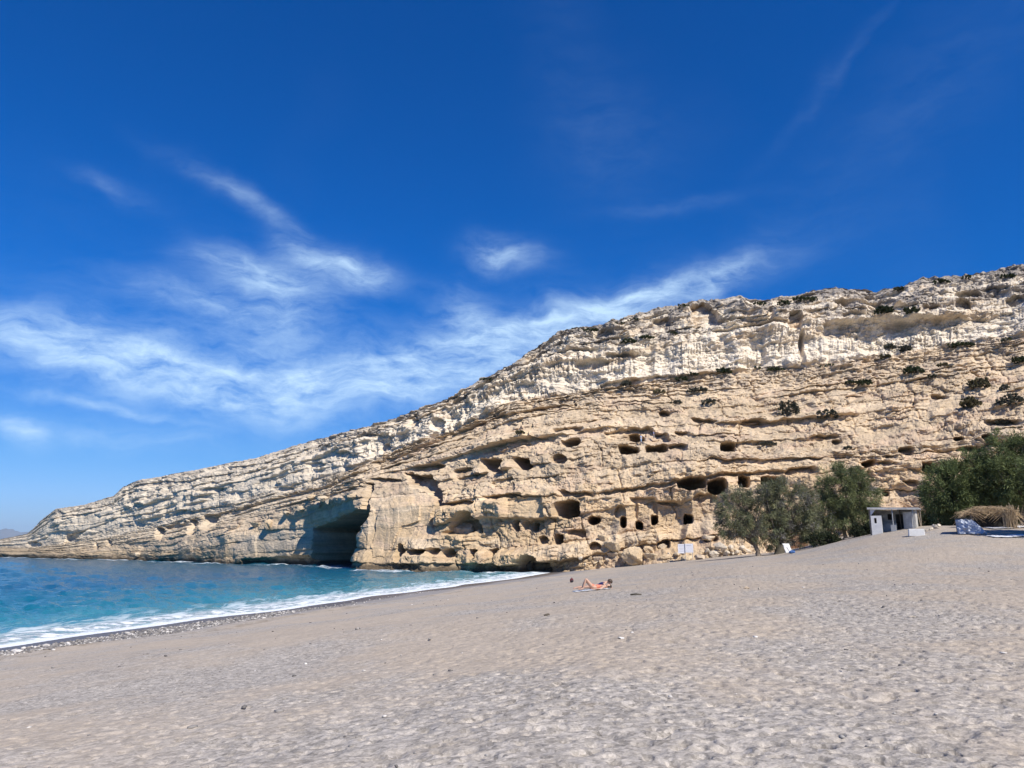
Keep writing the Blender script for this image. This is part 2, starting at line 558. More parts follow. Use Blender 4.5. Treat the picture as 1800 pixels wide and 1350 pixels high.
    mpn = N.new('ShaderNodeMapping'); mpn.inputs['Scale'].default_value = (1, 0.85, 1); L.new(P, mpn.inputs['Vector']); L.new(mpn.outputs[0], vo3.inputs['Vector'])
    hgt = mth('ADD', hgt, mth('MULTIPLY', rng(vo3.outputs['Distance'], 0.1, 0.5), 0.022))
    bp = N.new('ShaderNodeBump'); bp.inputs['Distance'].default_value = 1.0
    L.new(mth('ADD', mth('MULTIPLY', tr.outputs['Fac'], 0.9), 0.10), bp.inputs['Strength'])
    L.new(hgt, bp.inputs['Height']); L.new(bp.outputs[0], b.inputs['Normal'])
    o = link('beach', me, m)
    tag(o, kind='structure')


build_beach()


# plan of the cliff foot: photo column -> forward distance
BX = [-260, -150, 0, 100, 215, 330, 400, 548, 575, 620, 629, 640, 760, 900, 1000, 1200, 1300, 1420, 1540, 1660, 1800, 2100, 2500]
BY = [470, 400, 335, 303, 276, 246, 224, 212, 203, 190, 171, 168, 163, 158, 152, 148, 146, 144, 142, 138, 132, 122, 112]   # foot
MY = [470, 400, 335, 303, 276, 245, 228, 196, 191, 183.5, 182, 180, 168, 158, 152, 148, 146, 144, 142, 138, 132, 122, 112]   # higher up


# ------------------------------------------------------------------ sea
def build_sea():
    az = np.concatenate([np.linspace(-180, -62, 30)[:-1], np.linspace(-62, 8, 640), np.linspace(8, 180, 30)[1:-1]])
    az = np.radians(az)
    rr = [20.0]
    while rr[-1] < 400:
        r = rr[-1]
        rr.append(r + max(0.16, r * r / (EYE * 769) * 0.55))
    while rr[-1] < 60000:
        rr.append(rr[-1] * 1.2)
    rr = np.array(rr)
    Rg, Ag = np.meshgrid(rr, az, indexing='ij')
    X, Y = Rg * np.sin(Ag), Rg * np.cos(Ag)
    d = shore_d(X, Y)           # negative out at sea
    off = -d
    # swell parallel to the shore, chop on top
    k = sstep(2, 14, off) * (1 - sstep(600, 1500, Rg))
    ph = off / 9.0 + 0.9 * perlin(X / 26, Y / 26, 51)
    sw = 0.16 * (1 - np.abs(np.sin(ph * np.pi * 0.5))) ** 1.6
    chop = 0.33 * fbm(X / 4.6, Y / 4.2, 4, 55, 0.6) + 0.2 * perlin(X / 15, Y / 12, 58)
    Z = 0.02 + k * (sw + chop) + 0.10 * np.exp(-((off - 3.0) / 1.6) ** 2) * (1 + perlin(X / 3, Y / 3, 60))
    Z = Z + np.where(d > 0.3, -0.25 * np.clip(d - 0.3, 0, 3), 0)
    keep = (d < 14) | (Rg > 380)
    fc = grid_faces(len(rr), len(az), True)[:, ::-1]
    kf = keep.ravel()[fc].any(1)
    me = mesh_from('sea', np.stack([X, Y, Z], -1), fc[kf], smooth=True)
    add_float(me, off, 'off')
    crest = np.clip((sw + chop) / 0.52, -1, 1)
    add_float(me, crest, 'crest')
    fp = np.interp(np.arange(-150, 960, 6), BX, BY)
    fx = (np.arange(-150, 960, 6) - 900) / F * fp
    rock = np.full(X.shape, 99.0)
    sel = (off > -3) & (Rg < 480)
    xs, ys = X[sel], Y[sel]
    dm = np.full(xs.shape, 99.0)
    for a_, b_ in zip(fx, fp):
        dm = np.minimum(dm, np.hypot(xs - a_, ys - b_))
    rock[sel] = dm
    add_float(me, rock, 'rock')
    m, N, L, b = new_mat('sea_water')
    geo = N.new('ShaderNodeNewGeometry'); P = geo.outputs['Position']
    of = N.new('ShaderNodeAttribute'); of.attribute_name = 'off'
    cr = N.new('ShaderNodeAttribute'); cr.attribute_name = 'crest'
    def noise(scale, detail, rough=0.6, sc=(1, 1, 1), rot=0):
        mp = N.new('ShaderNodeMapping'); mp.inputs['Scale'].default_value = sc; mp.inputs['Rotation'].default_value = (0, 0, rot)
        L.new(P, mp.inputs['Vector'])
        n = N.new('ShaderNodeTexNoise'); n.inputs['Scale'].default_value = scale
        n.inputs['Detail'].default_value = detail; n.inputs['Roughness'].default_value = rough
        L.new(mp.outputs[0], n.inputs['Vector']); return n.outputs['Fac']
    def rng(src, a0, a1, lo=0.0, hi=1.0):
        r = N.new('ShaderNodeMapRange'); L.new(src, r.inputs[0]); r.interpolation_type = 'SMOOTHSTEP'
        r.inputs[1].default_value = a0; r.inputs[2].default_value = a1
        r.inputs[3].default_value = lo; r.inputs[4].default_value = hi
        return r.outputs[0]
    def mth(op, x, y, clamp=False):
        n = N.new('ShaderNodeMath'); n.operation = op; n.use_clamp = clamp
        for i, v in enumerate((x, y)):
            if isinstance(v, (int, float)): n.inputs[i].default_value = v
            else: L.new(v, n.inputs[i])
        return n.outputs[0]
    ramp = N.new('ShaderNodeValToRGB')
    L.new(mth('DIVIDE', mth('ADD', of.outputs['Fac'], mth('MULTIPLY', noise(0.05, 3), 14.0)), 90.0), ramp.inputs[0])
    els = ramp.color_ramp.elements
    els[0].position = 0.05; els[0].color = (0.20, 0.31, 0.32, 1)
    els[1].position = 1.0; els[1].color = (0.003, 0.088, 0.155, 1)
    for p, c in ((0.14, (0.05, 0.235, 0.29, 1)), (0.30, (0.012, 0.145, 0.215, 1)), (0.6, (0.005, 0.090, 0.175, 1))):
        e = els.new(p); e.color = c
    # foam: solid swash at the edge, torn streaks behind it, a few crests
    rotn = -math.atan2(float(_wx[-1] - _wx[0]), float(_wy[-1] - _wy[0]))
    streaks = noise(1.0, 7, 0.68, (0.55, 0.13, 1), -rotn)
    lace = noise(0.8, 8, 0.75)
    edge = mth('ADD', of.outputs['Fac'], mth('MULTIPLY', mth('SUBTRACT', streaks, 0.5), 9.0))
    swash = mth('MULTIPLY', rng(edge, 3.0, 6.5, 1, 0), mth('MAXIMUM', rng(lace, 0.40, 0.56, 0.12, 1), rng(of.outputs['Fac'], 0.4, 1.6, 0.9, 0)))
    torn = mth('MULTIPLY', rng(edge, 4.5, 13, 0.75, 0), rng(streaks, 0.48, 0.60))
    caps = mth('MULTIPLY', mth('MULTIPLY', rng(cr.outputs['Fac'], 0.95, 1.0), rng(lace, 0.50, 0.62)), 0.5)
    rk = N.new('ShaderNodeAttribute'); rk.attribute_name = 'rock'
    surf = mth('MULTIPLY', rng(rk.outputs['Fac'], 2.0, 9.0, 1, 0), mth('MULTIPLY', rng(noise(0.06, 3), 0.50, 0.60), rng(lace, 0.40, 0.58)))
    foam = mth('MAXIMUM', mth('MAXIMUM', mth('MAXIMUM', swash, torn), caps), surf)
    mix = N.new('ShaderNodeMix'); mix.data_type = 'RGBA'
    L.new(foam, mix.inputs['Factor']); L.new(ramp.outputs[0], mix.inputs['A']); mix.inputs['B'].default_value = (0.80, 0.83, 0.85, 1)
    L.new(mix.outputs['Result'], b.inputs['Base Color'])
    L.new(rng(foam, 0, 0.6, 0.12, 0.85), b.inputs['Roughness'])
    b.inputs['IOR'].default_value = 1.33
    b.inputs['Specular IOR Level'].default_value = 0.32
    bp = N.new('ShaderNodeBump'); bp.inputs['Strength'].default_value = 0.8; bp.inputs['Distance'].default_value = 0.5
    L.new(mth('ADD', noise(0.7, 6, 0.65, (1, 1.3, 1)), mth('MULTIPLY', foam, 0.3)), bp.inputs['Height'])
    L.new(bp.outputs[0], b.inputs['Normal'])
    o = link('sea', me, m)
    tag(o, kind='structure')


build_sea()

# ------------------------------------------------------------------ cliff
# rails read off the photograph: pixel column -> pixel row of each bedding line
RX = [-260, -150, 0, 50, 100, 175, 215, 300, 400, 450, 550, 635, 712, 780, 850, 900, 980, 1050, 1200, 1300, 1411, 1550, 1661, 1800, 2100, 2500]
RY = {
    'R1': [976, 975, 972, 973, 974, 972, 970, 966, 942, 931, 922, 897, 890, 886, 876, 871, 866, 861, 843, 829, 824, 825, 815, 800, 770, 735],
    'R2': [974, 971, 966, 969, 968, 962, 957, 945, 922, 907, 885, 860, 850, 845, 833, 824, 810, 798, 793, 795, 792, 788, 775, 752, 720, 680],
    'RA': [972, 968, 962, 964, 957, 947, 940, 920, 897, 883, 856, 824, 795, 769, 742, 722, 710, 697, 684, 679, 672, 655, 638, 618, 570, 510],
    'RB': [971, 966, 958, 957, 945, 935, 922, 905, 887, 872, 844, 818, 788, 762, 735, 706, 694, 682, 662, 648, 643, 628, 608, 589, 540, 480],
    'RC': [970, 963, 953, 947, 918, 903, 893, 868, 850, 835, 805, 778, 752, 725, 692, 665, 632, 624, 600, 587, 570, 567, 560, 540, 490, 430],
}
TX = [-260, -150, 0, 50, 75, 100, 150, 200, 215, 240, 300, 400, 450, 520, 600, 650, 720, 800, 850, 900, 950, 980, 1010, 1050, 1100, 1150, 1200, 1250, 1300, 1312, 1350, 1400, 1450, 1500, 1540, 1580, 1620, 1680, 1720, 1800, 2100, 2500]
TY = [969, 961, 948, 938, 915, 895, 887, 872, 856, 845, 835, 815, 806, 783, 762, 750, 727, 697, 665, 640, 608, 585, 577, 575, 562, 547, 535, 527, 522, 529, 529, 520, 507, 506, 514, 505, 491, 487, 482, 467, 430, 380]


def pip(poly, x, y, soft):
    """soft inside mask of a polygon in pixels"""
    inside = np.zeros(x.shape, bool)
    dist = np.full(x.shape, 1e9)
    n = len(poly)
    for i in range(n):
        x1, y1 = poly[i]; x2, y2 = poly[(i + 1) % n]
        c = ((y1 > y) != (y2 > y)) & (x < (x2 - x1) * (y - y1) / ((y2 - y1) if y2 != y1 else 1e-9) + x1)
        inside ^= c
        t = np.clip(((x - x1) * (x2 - x1) + (y - y1) * (y2 - y1)) / ((x2 - x1) ** 2 + (y2 - y1) ** 2 + 1e-9), 0, 1)
        dist = np.minimum(dist, np.hypot(x - x1 - t * (x2 - x1), y - y1 - t * (y2 - y1)))
    sd = np.where(inside, dist, -dist)
    return sstep(-soft, soft, sd)


# caves: centre, width, height (photo pixels), depth in metres, squareness
CAVES = [
    (867, 819, 33, 20, 5, 4), (917, 815, 31, 18, 7, 3), (817, 833, 40, 20, 2.4, 3), (1003, 778, 30, 11, 5, 4), (982, 808, 27, 15, 2.5, 2),
    (994, 895, 42, 27, 8, 3), (1043, 915, 20, 15, 6, 2), (904, 923, 11, 14, 5, 4), (933, 923, 34, 18, 2.2, 5), (931, 927, 9, 11, 7, 6),
    (950, 950, 19, 13, 3, 4), (978, 949, 15, 15, 6, 5), (1011, 937, 31, 12, 2.6, 3), (834, 973, 11, 12, 5, 6), (864, 972, 16, 12, 5, 4),
    (905, 969, 5, 11, 3, 4), (789, 973, 22, 15, 4, 3), (1095, 917, 10, 16, 5, 3), (1123, 923, 12, 10, 5, 3), (736, 971, 31, 11, 4, 4),
    (765, 970, 18, 11, 4, 4), (706, 972, 17, 26, 6, 2), (1105, 790, 31, 11, 6, 5), (1154, 788, 35, 11, 5, 5), (1191, 787, 31, 10, 3, 4),
    (1279, 787, 23, 15, 6, 4), (1118, 768, 26, 14, 6, 4), (1161, 765, 26, 9, 2.4, 3), (1198, 761, 24, 7, 2.2, 3), (1216, 850, 46, 19, 7, 3),
    (1260, 856, 31, 24, 8, 3), (1308, 846, 18, 18, 7, 4), (1360, 845, 35, 15, 7, 5), (1168, 727, 18, 10, 3, 3), (1237, 740, 42, 8, 2.4, 3),
    (1322, 744, 42, 14, 2.8, 2), (1150, 914, 11, 16, 5, 4), (1211, 913, 14, 15, 6, 4), (1240, 876, 40, 15, 2.4, 2), (1409, 828, 54, 17, 3, 2),
    (1526, 816, 23, 12, 5, 2), (1552, 817, 34, 9, 2.2, 2), (1633, 822, 24, 13, 5, 5), (1685, 772, 19, 8, 4, 2), (1708, 791, 52, 9, 3.5, 3),
    (1555, 868, 13, 9, 4, 2), (1449, 769, 52, 10, 2.4, 2), (1475, 777, 14, 7, 3, 2), (1736, 772, 22, 9, 4, 2), (1650, 700, 30, 9, 2.5, 2), (1760, 745, 60, 10, 3, 3),
    (1162, 569, 32, 17, 2.4, 3), (1062, 592, 40, 13, 2.0, 2), (1040, 641, 62, 16, 1.6, 2), (1095, 627, 56, 8, 2.0, 3),
    (1408, 614, 8, 50, 3, 3), (1394, 570, 24, 30, 2.6, 3), (1500, 558, 50, 15, 1.5, 2), (1580, 576, 56, 14, 1.2, 2), (1703, 522, 46, 10, 2.6, 2),
    (1692, 540, 28, 20, 2.2, 2), (1786, 528, 36, 16, 3, 2), (1480, 536, 20, 14, 1.6, 2), (1636, 546, 30, 11, 1.6, 2), (1350, 560, 10, 22, 1.5, 3),
    (281, 938, 13, 18, 5, 4), (336, 926, 12, 22, 6, 3), (367, 918, 26, 24, 5, 3), (192, 955, 10, 13, 4, 2), (170, 960, 7, 12, 3, 2),
    (372, 862, 40, 9, 2.6, 2), (245, 888, 26, 7, 2, 2), (328, 900, 30, 7, 2, 2), (60, 957, 26, 10, 3, 2),
    (774, 748, 24, 24, 2.4, 2), (732, 744, 20, 14, 2, 2), (757, 823, 52, 11, 2.6, 3), (680, 845, 45, 8, 2.4, 3), (500, 860, 36, 9, 1.8, 2),
    (800, 886, 64, 9, 2.4, 3), (680, 790, 22, 18, 2.0, 2), (610, 800, 24, 14, 1.8, 2), (560, 818, 30, 10, 1.6, 2), (660, 768, 26, 8, 1.5, 2),
    (885, 873, 60, 8, 1.8, 3), (1010, 868, 60, 9, 2.0, 3), (1130, 880, 44, 12, 1.6, 3), (1175, 884, 40, 6, 1.6, 3),
    (940, 760, 6, 22, 1.2, 3), (1000, 757, 46, 10, 1.4, 2), (1500, 700, 30, 8, 1.6, 2),
    (1118, 897, 7, 30, .9, 2), (1152, 896, 8, 30, 1.0, 2), (1090, 902, 20, 24, 1.6, 2), (1046, 962, 22, 16, 2.4, 2), (1166, 958, 22, 16, 2.6, 4), (1250, 948, 22, 12, 2.4, 2),
    (1500, 850, 20, 24, 2.0, 2), (1600, 850, 26, 10, 2.0, 2), (1590, 795, 26, 12, 2.4, 2),
]
HOLLOWS = [  # polygon, depth (negative pushes out), edge softness in pixels, smoothing of the small relief
    ([(548, 930), (580, 920), (612, 907), (636, 896), (641, 872), (648, 848), (658, 850), (652, 876), (645, 893), (634, 917), (621, 942), (619, 1003), (553, 1003), (555, 955)], 60, 2.5, .2),
    ([(715, 833), (760, 836), (776, 862), (774, 888), (763, 922), (757, 932), (752, 922), (757, 896), (757, 880), (747, 864), (730, 858), (716, 846)], 5, 2, .5),
    ([(785, 937), (800, 915), (822, 897), (836, 899), (845, 934), (833, 928), (820, 940), (800, 942)], 5, 2, .5),
    ([(712, 958), (719, 936), (723, 938), (717, 962)], 2, 1.2, .3),
    ([(1062, 760), (1100, 752), (1140, 750), (1178, 770), (1175, 775), (1070, 777)], 2.5, 2, .3),
    ([(1212, 543), (1232, 536), (1250, 543), (1262, 560), (1290, 566), (1262, 572), (1222, 577)], 3, 1.5, .7),
    ([(1055, 682), (1055, 675), (1110, 666), (1187, 661), (1187, 665), (1120, 676)], 2.4, 1.5, .6),
    ([(916, 1010), (920, 985), (930, 976), (955, 980), (966, 998), (962, 1010)], 5, 1.5, .3),
    ([(430, 994), (432, 984), (470, 980), (548, 976), (556, 994)], 3.5, 2, .2),
    ([(112, 955), (118, 940), (155, 931), (142, 943)], 5, 1.5, .3),
    ([(860, 848), (900, 838), (905, 842), (866, 853)], 1.2, 1.5, 0),
    ([(1060, 863), (1175, 848), (1270, 832), (1390, 825), (1392, 829), (1270, 839), (1180, 854), (1062, 869)], 1.8, 1.5, .2),
    ([(290, 926), (400, 899), (470, 880), (575, 853), (650, 824), (652, 829), (578, 859), (470, 887), (400, 906), (292, 932)], 2.4, 1.5, 0),
    ([(660, 815), (780, 771), (872, 731), (1010, 707), (1010, 712), (875, 737), (782, 778), (664, 822)], 2.0, 1.5, 0),
    # slabs and faces that stand out
    ([(476, 905), (540, 900), (610, 880), (638, 870), (637, 888), (600, 906), (535, 921), (484, 928)], -3.2, 3, .4),
    ([(404, 974), (424, 950), (470, 935), (548, 922), (553, 970), (500, 980), (430, 985)], -1.0, 8, .4),
    ([(640, 1000), (628, 960), (640, 900), (655, 865), (700, 850), (740, 862), (756, 880), (752, 930), (720, 940), (700, 980), (690, 1000)], -4.0, 26, .88),
    ([(890, 915), (896, 875), (950, 872), (955, 910)], -0.6, 3, .6),
    ([(1270, 540), (1270, 528), (1300, 524), (1303, 545)], -2, 3, .4),
    ([(1413, 640), (1415, 600), (1500, 590), (1530, 600), (1520, 632)], -1.4, 3, .2),
    ([(1680, 600), (1700, 560), (1755, 556), (1765, 590), (1720, 600)], -1.6, 4, .4),
]
CLIFF = {}


def build_cliff():
    pxs = np.concatenate([np.arange(-260, -20, 4.0), np.arange(-20, 1820, 1.38), np.arange(1820, 2500, 5.0)])
    nc = len(pxs)
    foot = np.interp(pxs, BX, BY); mid = np.interp(pxs, BX, MY)
    right = sstep(560, 700, pxs)
    lend = sstep(-150, 130, pxs)
    setb = {}
    for k, (l, r) in {'R1': (3, 5), 'R2': (8, 11), 'RA': (18, 32), 'RB': (21, 36), 'RC': (27, 41), 'RT': (40, 55)}.items():
        lf = np.interp(pxs, [-150, 50, 300, 560, 700], [0.3, 0.45, 0.95, 1.5, 1.3])
        setb[k] = (l * (1 - right) * lf + r * right) 
    rails = []
    p0 = at(pxs, np.full(nc, 1000.0), foot)
    bz = np.where(pxs < 955, -2.0, ground_z(p0[:, 0], foot) - 1.6)
    bz = np.where(pxs < 955, -2.0, np.minimum(bz, 6.0))
    p0[:, 2] = bz
    rails.append(p0)
    blend = {'R1': 0.3, 'R2': 0.85, 'RA': 1, 'RB': 1, 'RC': 1}
    for k in ('R1', 'R2', 'RA', 'RB', 'RC'):
        y = np.interp(pxs, RX, RY[k])
        Yd = foot * (1 - blend[k]) + mid * blend[k] + setb[k]
        rails.append(at(pxs, y, Yd))
    yt = np.interp(pxs, TX, TY)
    rails.append(at(pxs, yt, mid + setb['RT']))
    hs = [0, 11, 16, 31, 35, 44, 56]
    rows = [128, 52, 104, 32, 72, 78]
    P, H = [], []
    for k, n in enumerate(rows):
        for i in range(n):
            t = i / n
            P.append(rails[k] * (1 - t) + rails[k + 1] * t); H.append(hs[k] + (hs[k + 1] - hs[k]) * t)
    P.append(rails[-1]); H.append(56.0)
    ntop = 26
    plan = rails[0].copy(); plan[:, 2] = 0
    ds = np.hypot(np.gradient(plan[:, 0]), np.gradient(plan[:, 1]))
    # arc length on a smoothed foot line
    sm = mid
    sx = (pxs - 900) / F * sm
    s = np.cumsum(np.hypot(np.gradient(sx), np.gradient(sm)))
    # outward direction
    tx, ty = np.gradient(sx), np.gradient(sm)
    ker = np.ones(61) / 61
    pad = lambda a: np.convolve(np.pad(a, 30, 'edge'), ker, 'valid')
    tx, ty = pad(tx), pad(ty)
    ln = np.hypot(tx, ty)
    nx, ny = ty / ln, -tx / ln
    for i in range(1, ntop + 1):
        q = rails[-1].copy()
        back = 0.6 * i ** 1.65
        q[:, 0] -= nx * back; q[:, 1] -= ny * back
        q[:, 2] += -0.02 * back - 0.0006 * back ** 2
        P.append(q); H.append(56 + 0.45 * i)
    P = np.array(P); nr = len(P)
    H = np.repeat(np.array(H)[:, None], nc, 1); S = np.repeat(s[None], nr, 0)
    U = np.repeat(pxs[None], nr, 0)
    px, py = project(P)
    hsc = (rails[-1][:, 2] + 2) / 58.0
    A = np.clip(hsc  , 0.16, 1.0)[None, :] ** 0.8            # relief is smaller where the headland sinks to the sea
    isl = 1 - sstep(480, 700, U)                           # the pale western part
    A = A * (1 - 0.42 * isl)

    # --- beds
    hw = H + 1.3 * perlin(S / 38, H / 14, 70) + 0.25 * perlin(S / 6, H / 5, 71) + 0.08 * perlin(S / 1.6, H / 1.2, 72)
    rs = np.random.RandomState(5)
    b = [-3.0]
    while b[-1] < 75:
        z = b[-1]
        if z < 11: t = rs.uniform(1.8, 3.6)
        elif z < 16: t = rs.uniform(1.2, 2.4)
        elif z < 28: t = rs.uniform(1.2, 2.9)
        elif z < 35: t = rs.uniform(0.3, 0.75)
        elif z < 44: t = rs.uniform(2.4, 4.6)
        else: t = rs.uniform(0.8, 2.2)
        b.append(z + t)
    b = np.array(b)
    ib = np.clip(np.searchsorted(b, hw, 'right') - 1, 0, len(b) - 2)
    t = (hw - b[ib]) / (b[ib + 1] - b[ib])
    q = 0.7 * (hash01(ib) - 0.4) + 0.75 * perlin(S / 40 + ib * 3.7, ib * 5.31 + 0.5, 73) + 0.4 * perlin(S / 11 + ib * 1.7, ib * 3.31 + 0.5, 74)
    prof = sstep(0.0, 0.10, t) * (1 - 0.55 * sstep(0.55, 1.0, t))
    thick = np.clip((b[ib + 1] - b[ib]), 0.3, 3.0)
    patchy = 0.40 + 0.60 * sstep(-0.25, 0.35, perlin(S / 24, H / 7, 69) + 0.5 * perlin(S / 8, H / 3, 68))
    strat = (0.35 + np.clip(q, -0.6, 0.9)) * prof * (0.55 + 0.55 * thick) * patchy
    # thin courses inside the beds: little square-edged steps, broken along their length
    hm = hw + 0.10 * perlin(S / 3, H / 2, 48)
    mi = np.floor(hm / 0.52); mt = hm / 0.52 - mi
    mq = perlin(S / 6 + 9.1 * hash01(mi), mi * 1.37 + .5, 47) + 0.8 * perlin(S / 1.9 + 5.3 * hash01(mi), mi * 2.11 + .5, 46)
    micro = np.where(mq > .05, np.clip(mq, 0, .8), 0) * sstep(0, .2, mt) * (1 - .4 * sstep(.6, 1, mt))
    strat = strat + 0.55 * micro * sstep(-.35, .25, perlin(S / 17, H / 5, 45))
    # --- joints and blocks in each pair of beds
    jb = np.floor((hw + 1.5 * perlin(S / 15, H / 9, 65)) / 4.7)
    js = S / 9.5 + 13.7 * hash01(jb, 2.0) + 0.05 * perlin(S / 2, H / 1.5, 75) + 0.10 * perlin(S / 6, H / 3, 64) + 0.035 * H
    jc = np.floor(js)
    jo = 0.2 + 0.6 * hash01(jc, jb)
    djl = np.abs(js - jc - jo)
    jstr = hash01(jc, jb, 5.0)
    joint = -0.75 * np.exp(-(djl / 0.022) ** 2) * (jstr > 0.5) * (0.4 + 0.6 * jstr)
    blk = (hash01(jc + (js - jc > jo), jb, 9.0) - 0.5) * 0.7 * patchy
    # --- flutes on the white bands, rubble on the benches
    wflute = sstep(34.4, 35.6, H) * (1 - sstep(43, 45.5, H)) + 0.5 * sstep(45.5, 47, H) * (1 - sstep(51, 53, H))
    fw = S / 1.0 + 0.8 * perlin(S / 5, H / 30, 76) + 0.15 * perlin(S / 2, H / 3, 63)
    fa = sstep(-.5, .4, perlin(S / 11, H / 5, 62))
    flute = fa * (0.75 * (0.5 - np.abs(perlin(fw, H / 14, 77))) + 0.45 * (0.4 - np.abs(perlin(fw * 2.1, H / 6, 79)))) + 1.5 * (0.4 - np.abs(perlin(fw * 0.21, H / 16, 78))) + 0.3 * fbm(S / 1.2, H / 1.0, 3, 61)
    wrub = np.clip(sstep(30, 31.5, H) * (1 - sstep(34.3, 35.2, H)) * 0.8 + sstep(43.6, 45, H) * 0.9 + 0.18 + 0.35 * sstep(0.1, .5, perlin(S / 18, H / 6, 80)) + 0.4 * (1 - sstep(2, 7, H)) * sstep(1040, 1100, U)
                   + 0.9 * sstep(1360, 1480, U) * sstep(-.1, .2, perlin(S / 9, H / 4, 81)), 0, 1)
    wrub = np.clip(wrub + 0.5 * isl * sstep(12, 16, H) * (1 - sstep(30, 33, H)), 0, 1)
    c1, c2, ci = cell(S / 1.3 + 0.3 * perlin(S, H, 82), H / 0.8, 5)
    d1, d2, di = cell(S / 3.4 + 0.3 * perlin(S / 3, H / 3, 83), H / 2.0, 6)
    e1, e2, ei = cell(S / 0.62, H / 0.45, 7)
    rub = 0.75 * (0.5 - c1) + 0.7 * (ci - 0.5) * sstep(0, .12, c2 - c1) + 1.2 * (0.45 - d1) * (di > .35) + 0.35 * (0.5 - e1)
    low = 2.4 * perlin(S / 34, H / 16, 84) + 1.4 * perlin(S / 13, H / 8, 85) + 0.8 * perlin(S / 5.5, H / 3.6, 86)
    tri = 0.42 * fbm(S / 2.4, H / 1.3, 4, 87, 0.62)
    # chipped facets
    k1, k2, ki = cell(S / 1.0 + .4 * perlin(S / 2, H / 2, 43), H / .62 + .3 * S / 3, 8)
    tri = tri + 0.42 * (ki - .5) * sstep(-.3, .3, perlin(S / 10, H / 5, 42)) - 0.25 * np.exp(-((k2 - k1) / .07) ** 2) * sstep(-.1, .3, perlin(S / 7, H / 4, 41))
    benchfade = 1 - 0.85 * (1 - isl) * (sstep(34.4, 35.6, H) * (1 - sstep(43, 45, H)))
    top = sstep(55.5, 57, H)
    upper = sstep(33.5, 36, H) * (1 - sstep(53, 56, H))
    butt = 2.2 * perlin(S / 9 + 0.3 * perlin(S / 6, H / 6, 59), H / 11, 58) + 1.3 * (0.35 - np.abs(perlin(S / 6, H / 9, 57))) * 2
    ledge = 1.4 * sstep(-.15, .15, (perlin(S / 13, hw / 3.0, 56) * (1 - isl) + isl * (perlin(S / 24, hw / 2.4, 55) + .35 * perlin(S / 6, hw / 2, 54)))) * (1 - 0.5 * top)
    disp = low * (1 - 0.8 * top) + upper * (butt * (1 - .4 * isl) + ledge) * (1 - 0.45 * sstep(35.5, 37, H) * (1 - sstep(42, 44, H)) * (1 - isl)) + 0.7 * ledge * isl * sstep(12, 16, H)
    fineD = 1.7 * strat * benchfade * (1 - 0.6 * top) + (joint + blk) * (1 - sstep(31, 34, H)) + 1.5 * wflute * flute * (1 - 0.35 * isl) + 1.1 * wrub * rub + tri
    # carved buttresses low on the beach side, slanting fractures in the eastern part
    lowb = (1 - sstep(7, 10.5, H)) * sstep(1010, 1070, U) * sstep(0.5, 3, H)
    disp = disp + lowb * 2.4 * (0.35 - np.abs(perlin(S / 6.5 + 0.25 * perlin(S / 4, H / 4, 53), H / 16, 52)) * 1.4)
    dg = (S * 0.62 + H * 0.9) / 5.5 + 0.25 * perlin(S / 7, H / 5, 51)
    east = sstep(1370, 1480, U) * (1 - sstep(31, 35, H)) * sstep(-.2, .2, perlin(S / 15, H / 8, 50))
    disp = disp + east * (2.2 * (hash01(np.floor(dg)) - .5) - 1.2 * np.exp(-((dg - np.floor(dg)) / .08) ** 2))
    # --- hollows
    fineD = fineD * (1 - 0.35 * lowb)
    fineD = fineD * (1 - 0.28 * isl)
    calm = np.zeros_like(disp); carve = np.zeros_like(disp)
    qx = px + 1.6 * perlin(S / 1.5, H / 1.2, 90) + 0.7 * perlin(S / .5, H / .5, 92)
    qy = py + 1.3 * perlin(S / 1.6, H / 1.2, 91) + 0.6 * perlin(S / .5, H / .5, 93)
    for poly, dep, soft, cm in HOLLOWS:
        xs = [p[0] for p in poly]; ys = [p[1] for p in poly]
        j0, j1 = np.searchsorted(pxs, [min(xs) - 25, max(xs) + 25])
        mk = pip(poly, qx[:, j0:j1] + 3.5 * perlin(S[:, j0:j1] / 5, H[:, j0:j1] / 4, 96), qy[:, j0:j1] + 2.5 * perlin(S[:, j0:j1] / 5, H[:, j0:j1] / 4, 97), soft)
        carve[:, j0:j1] -= dep * mk
        calm[:, j0:j1] = np.maximum(calm[:, j0:j1], cm * mk)
    for (cx, cy, w, h, dep, sq) in CAVES:
        if dep >= 4.5: w, h, dep = w * 1.1, h * 1.15, dep * 1.6
        j0, j1 = np.searchsorted(pxs, [cx - w - 6, cx + w + 6])
        x_, y_ = qx[:, j0:j1] * .55 + px[:, j0:j1] * .45, qy[:, j0:j1] * .55 + py[:, j0:j1] * .45
        # natural openings lean and sag a little
        tilt = (hash01(cx, cy) - 0.5) * 0.25
        dx, dy = (x_ - cx) / (w / 2.0), (y_ - cy - tilt * (x_ - cx)) / (h / 2.0)
        r = (np.abs(dx) ** sq + np.abs(dy) ** sq) ** (1.0 / sq)
        e = 2.4 / min(w, h)
        mk = 1 - sstep(1 - e, 1 + e, r)
        if dep < 4.6:                       # a hollow in the face: deepest under its brow
            mk = mk * (0.55 + 0.45 * np.clip(0.5 - dy * 0.7, 0, 1))
        else:
            mk = mk * (0.6 + 0.4 * (1 - sstep(0.2, 1.0, r)))
        carve[:, j0:j1] = np.minimum(carve[:, j0:j1], carve[:, j0:j1] * 0.3 - dep * mk)
        calm[:, j0:j1] = np.maximum(calm[:, j0:j1], 0.5 * mk)
    tot = A * (disp * (1 - 0.5 * (calm > .85)) + fineD * (1 - calm)) + carve * np.clip(A * 1.3, 0.4, 1)
    tot = tot * sstep(-2.5, 0.5, H + 1)
    P[..., 0] += nx[None] * tot; P[..., 1] += ny[None] * tot
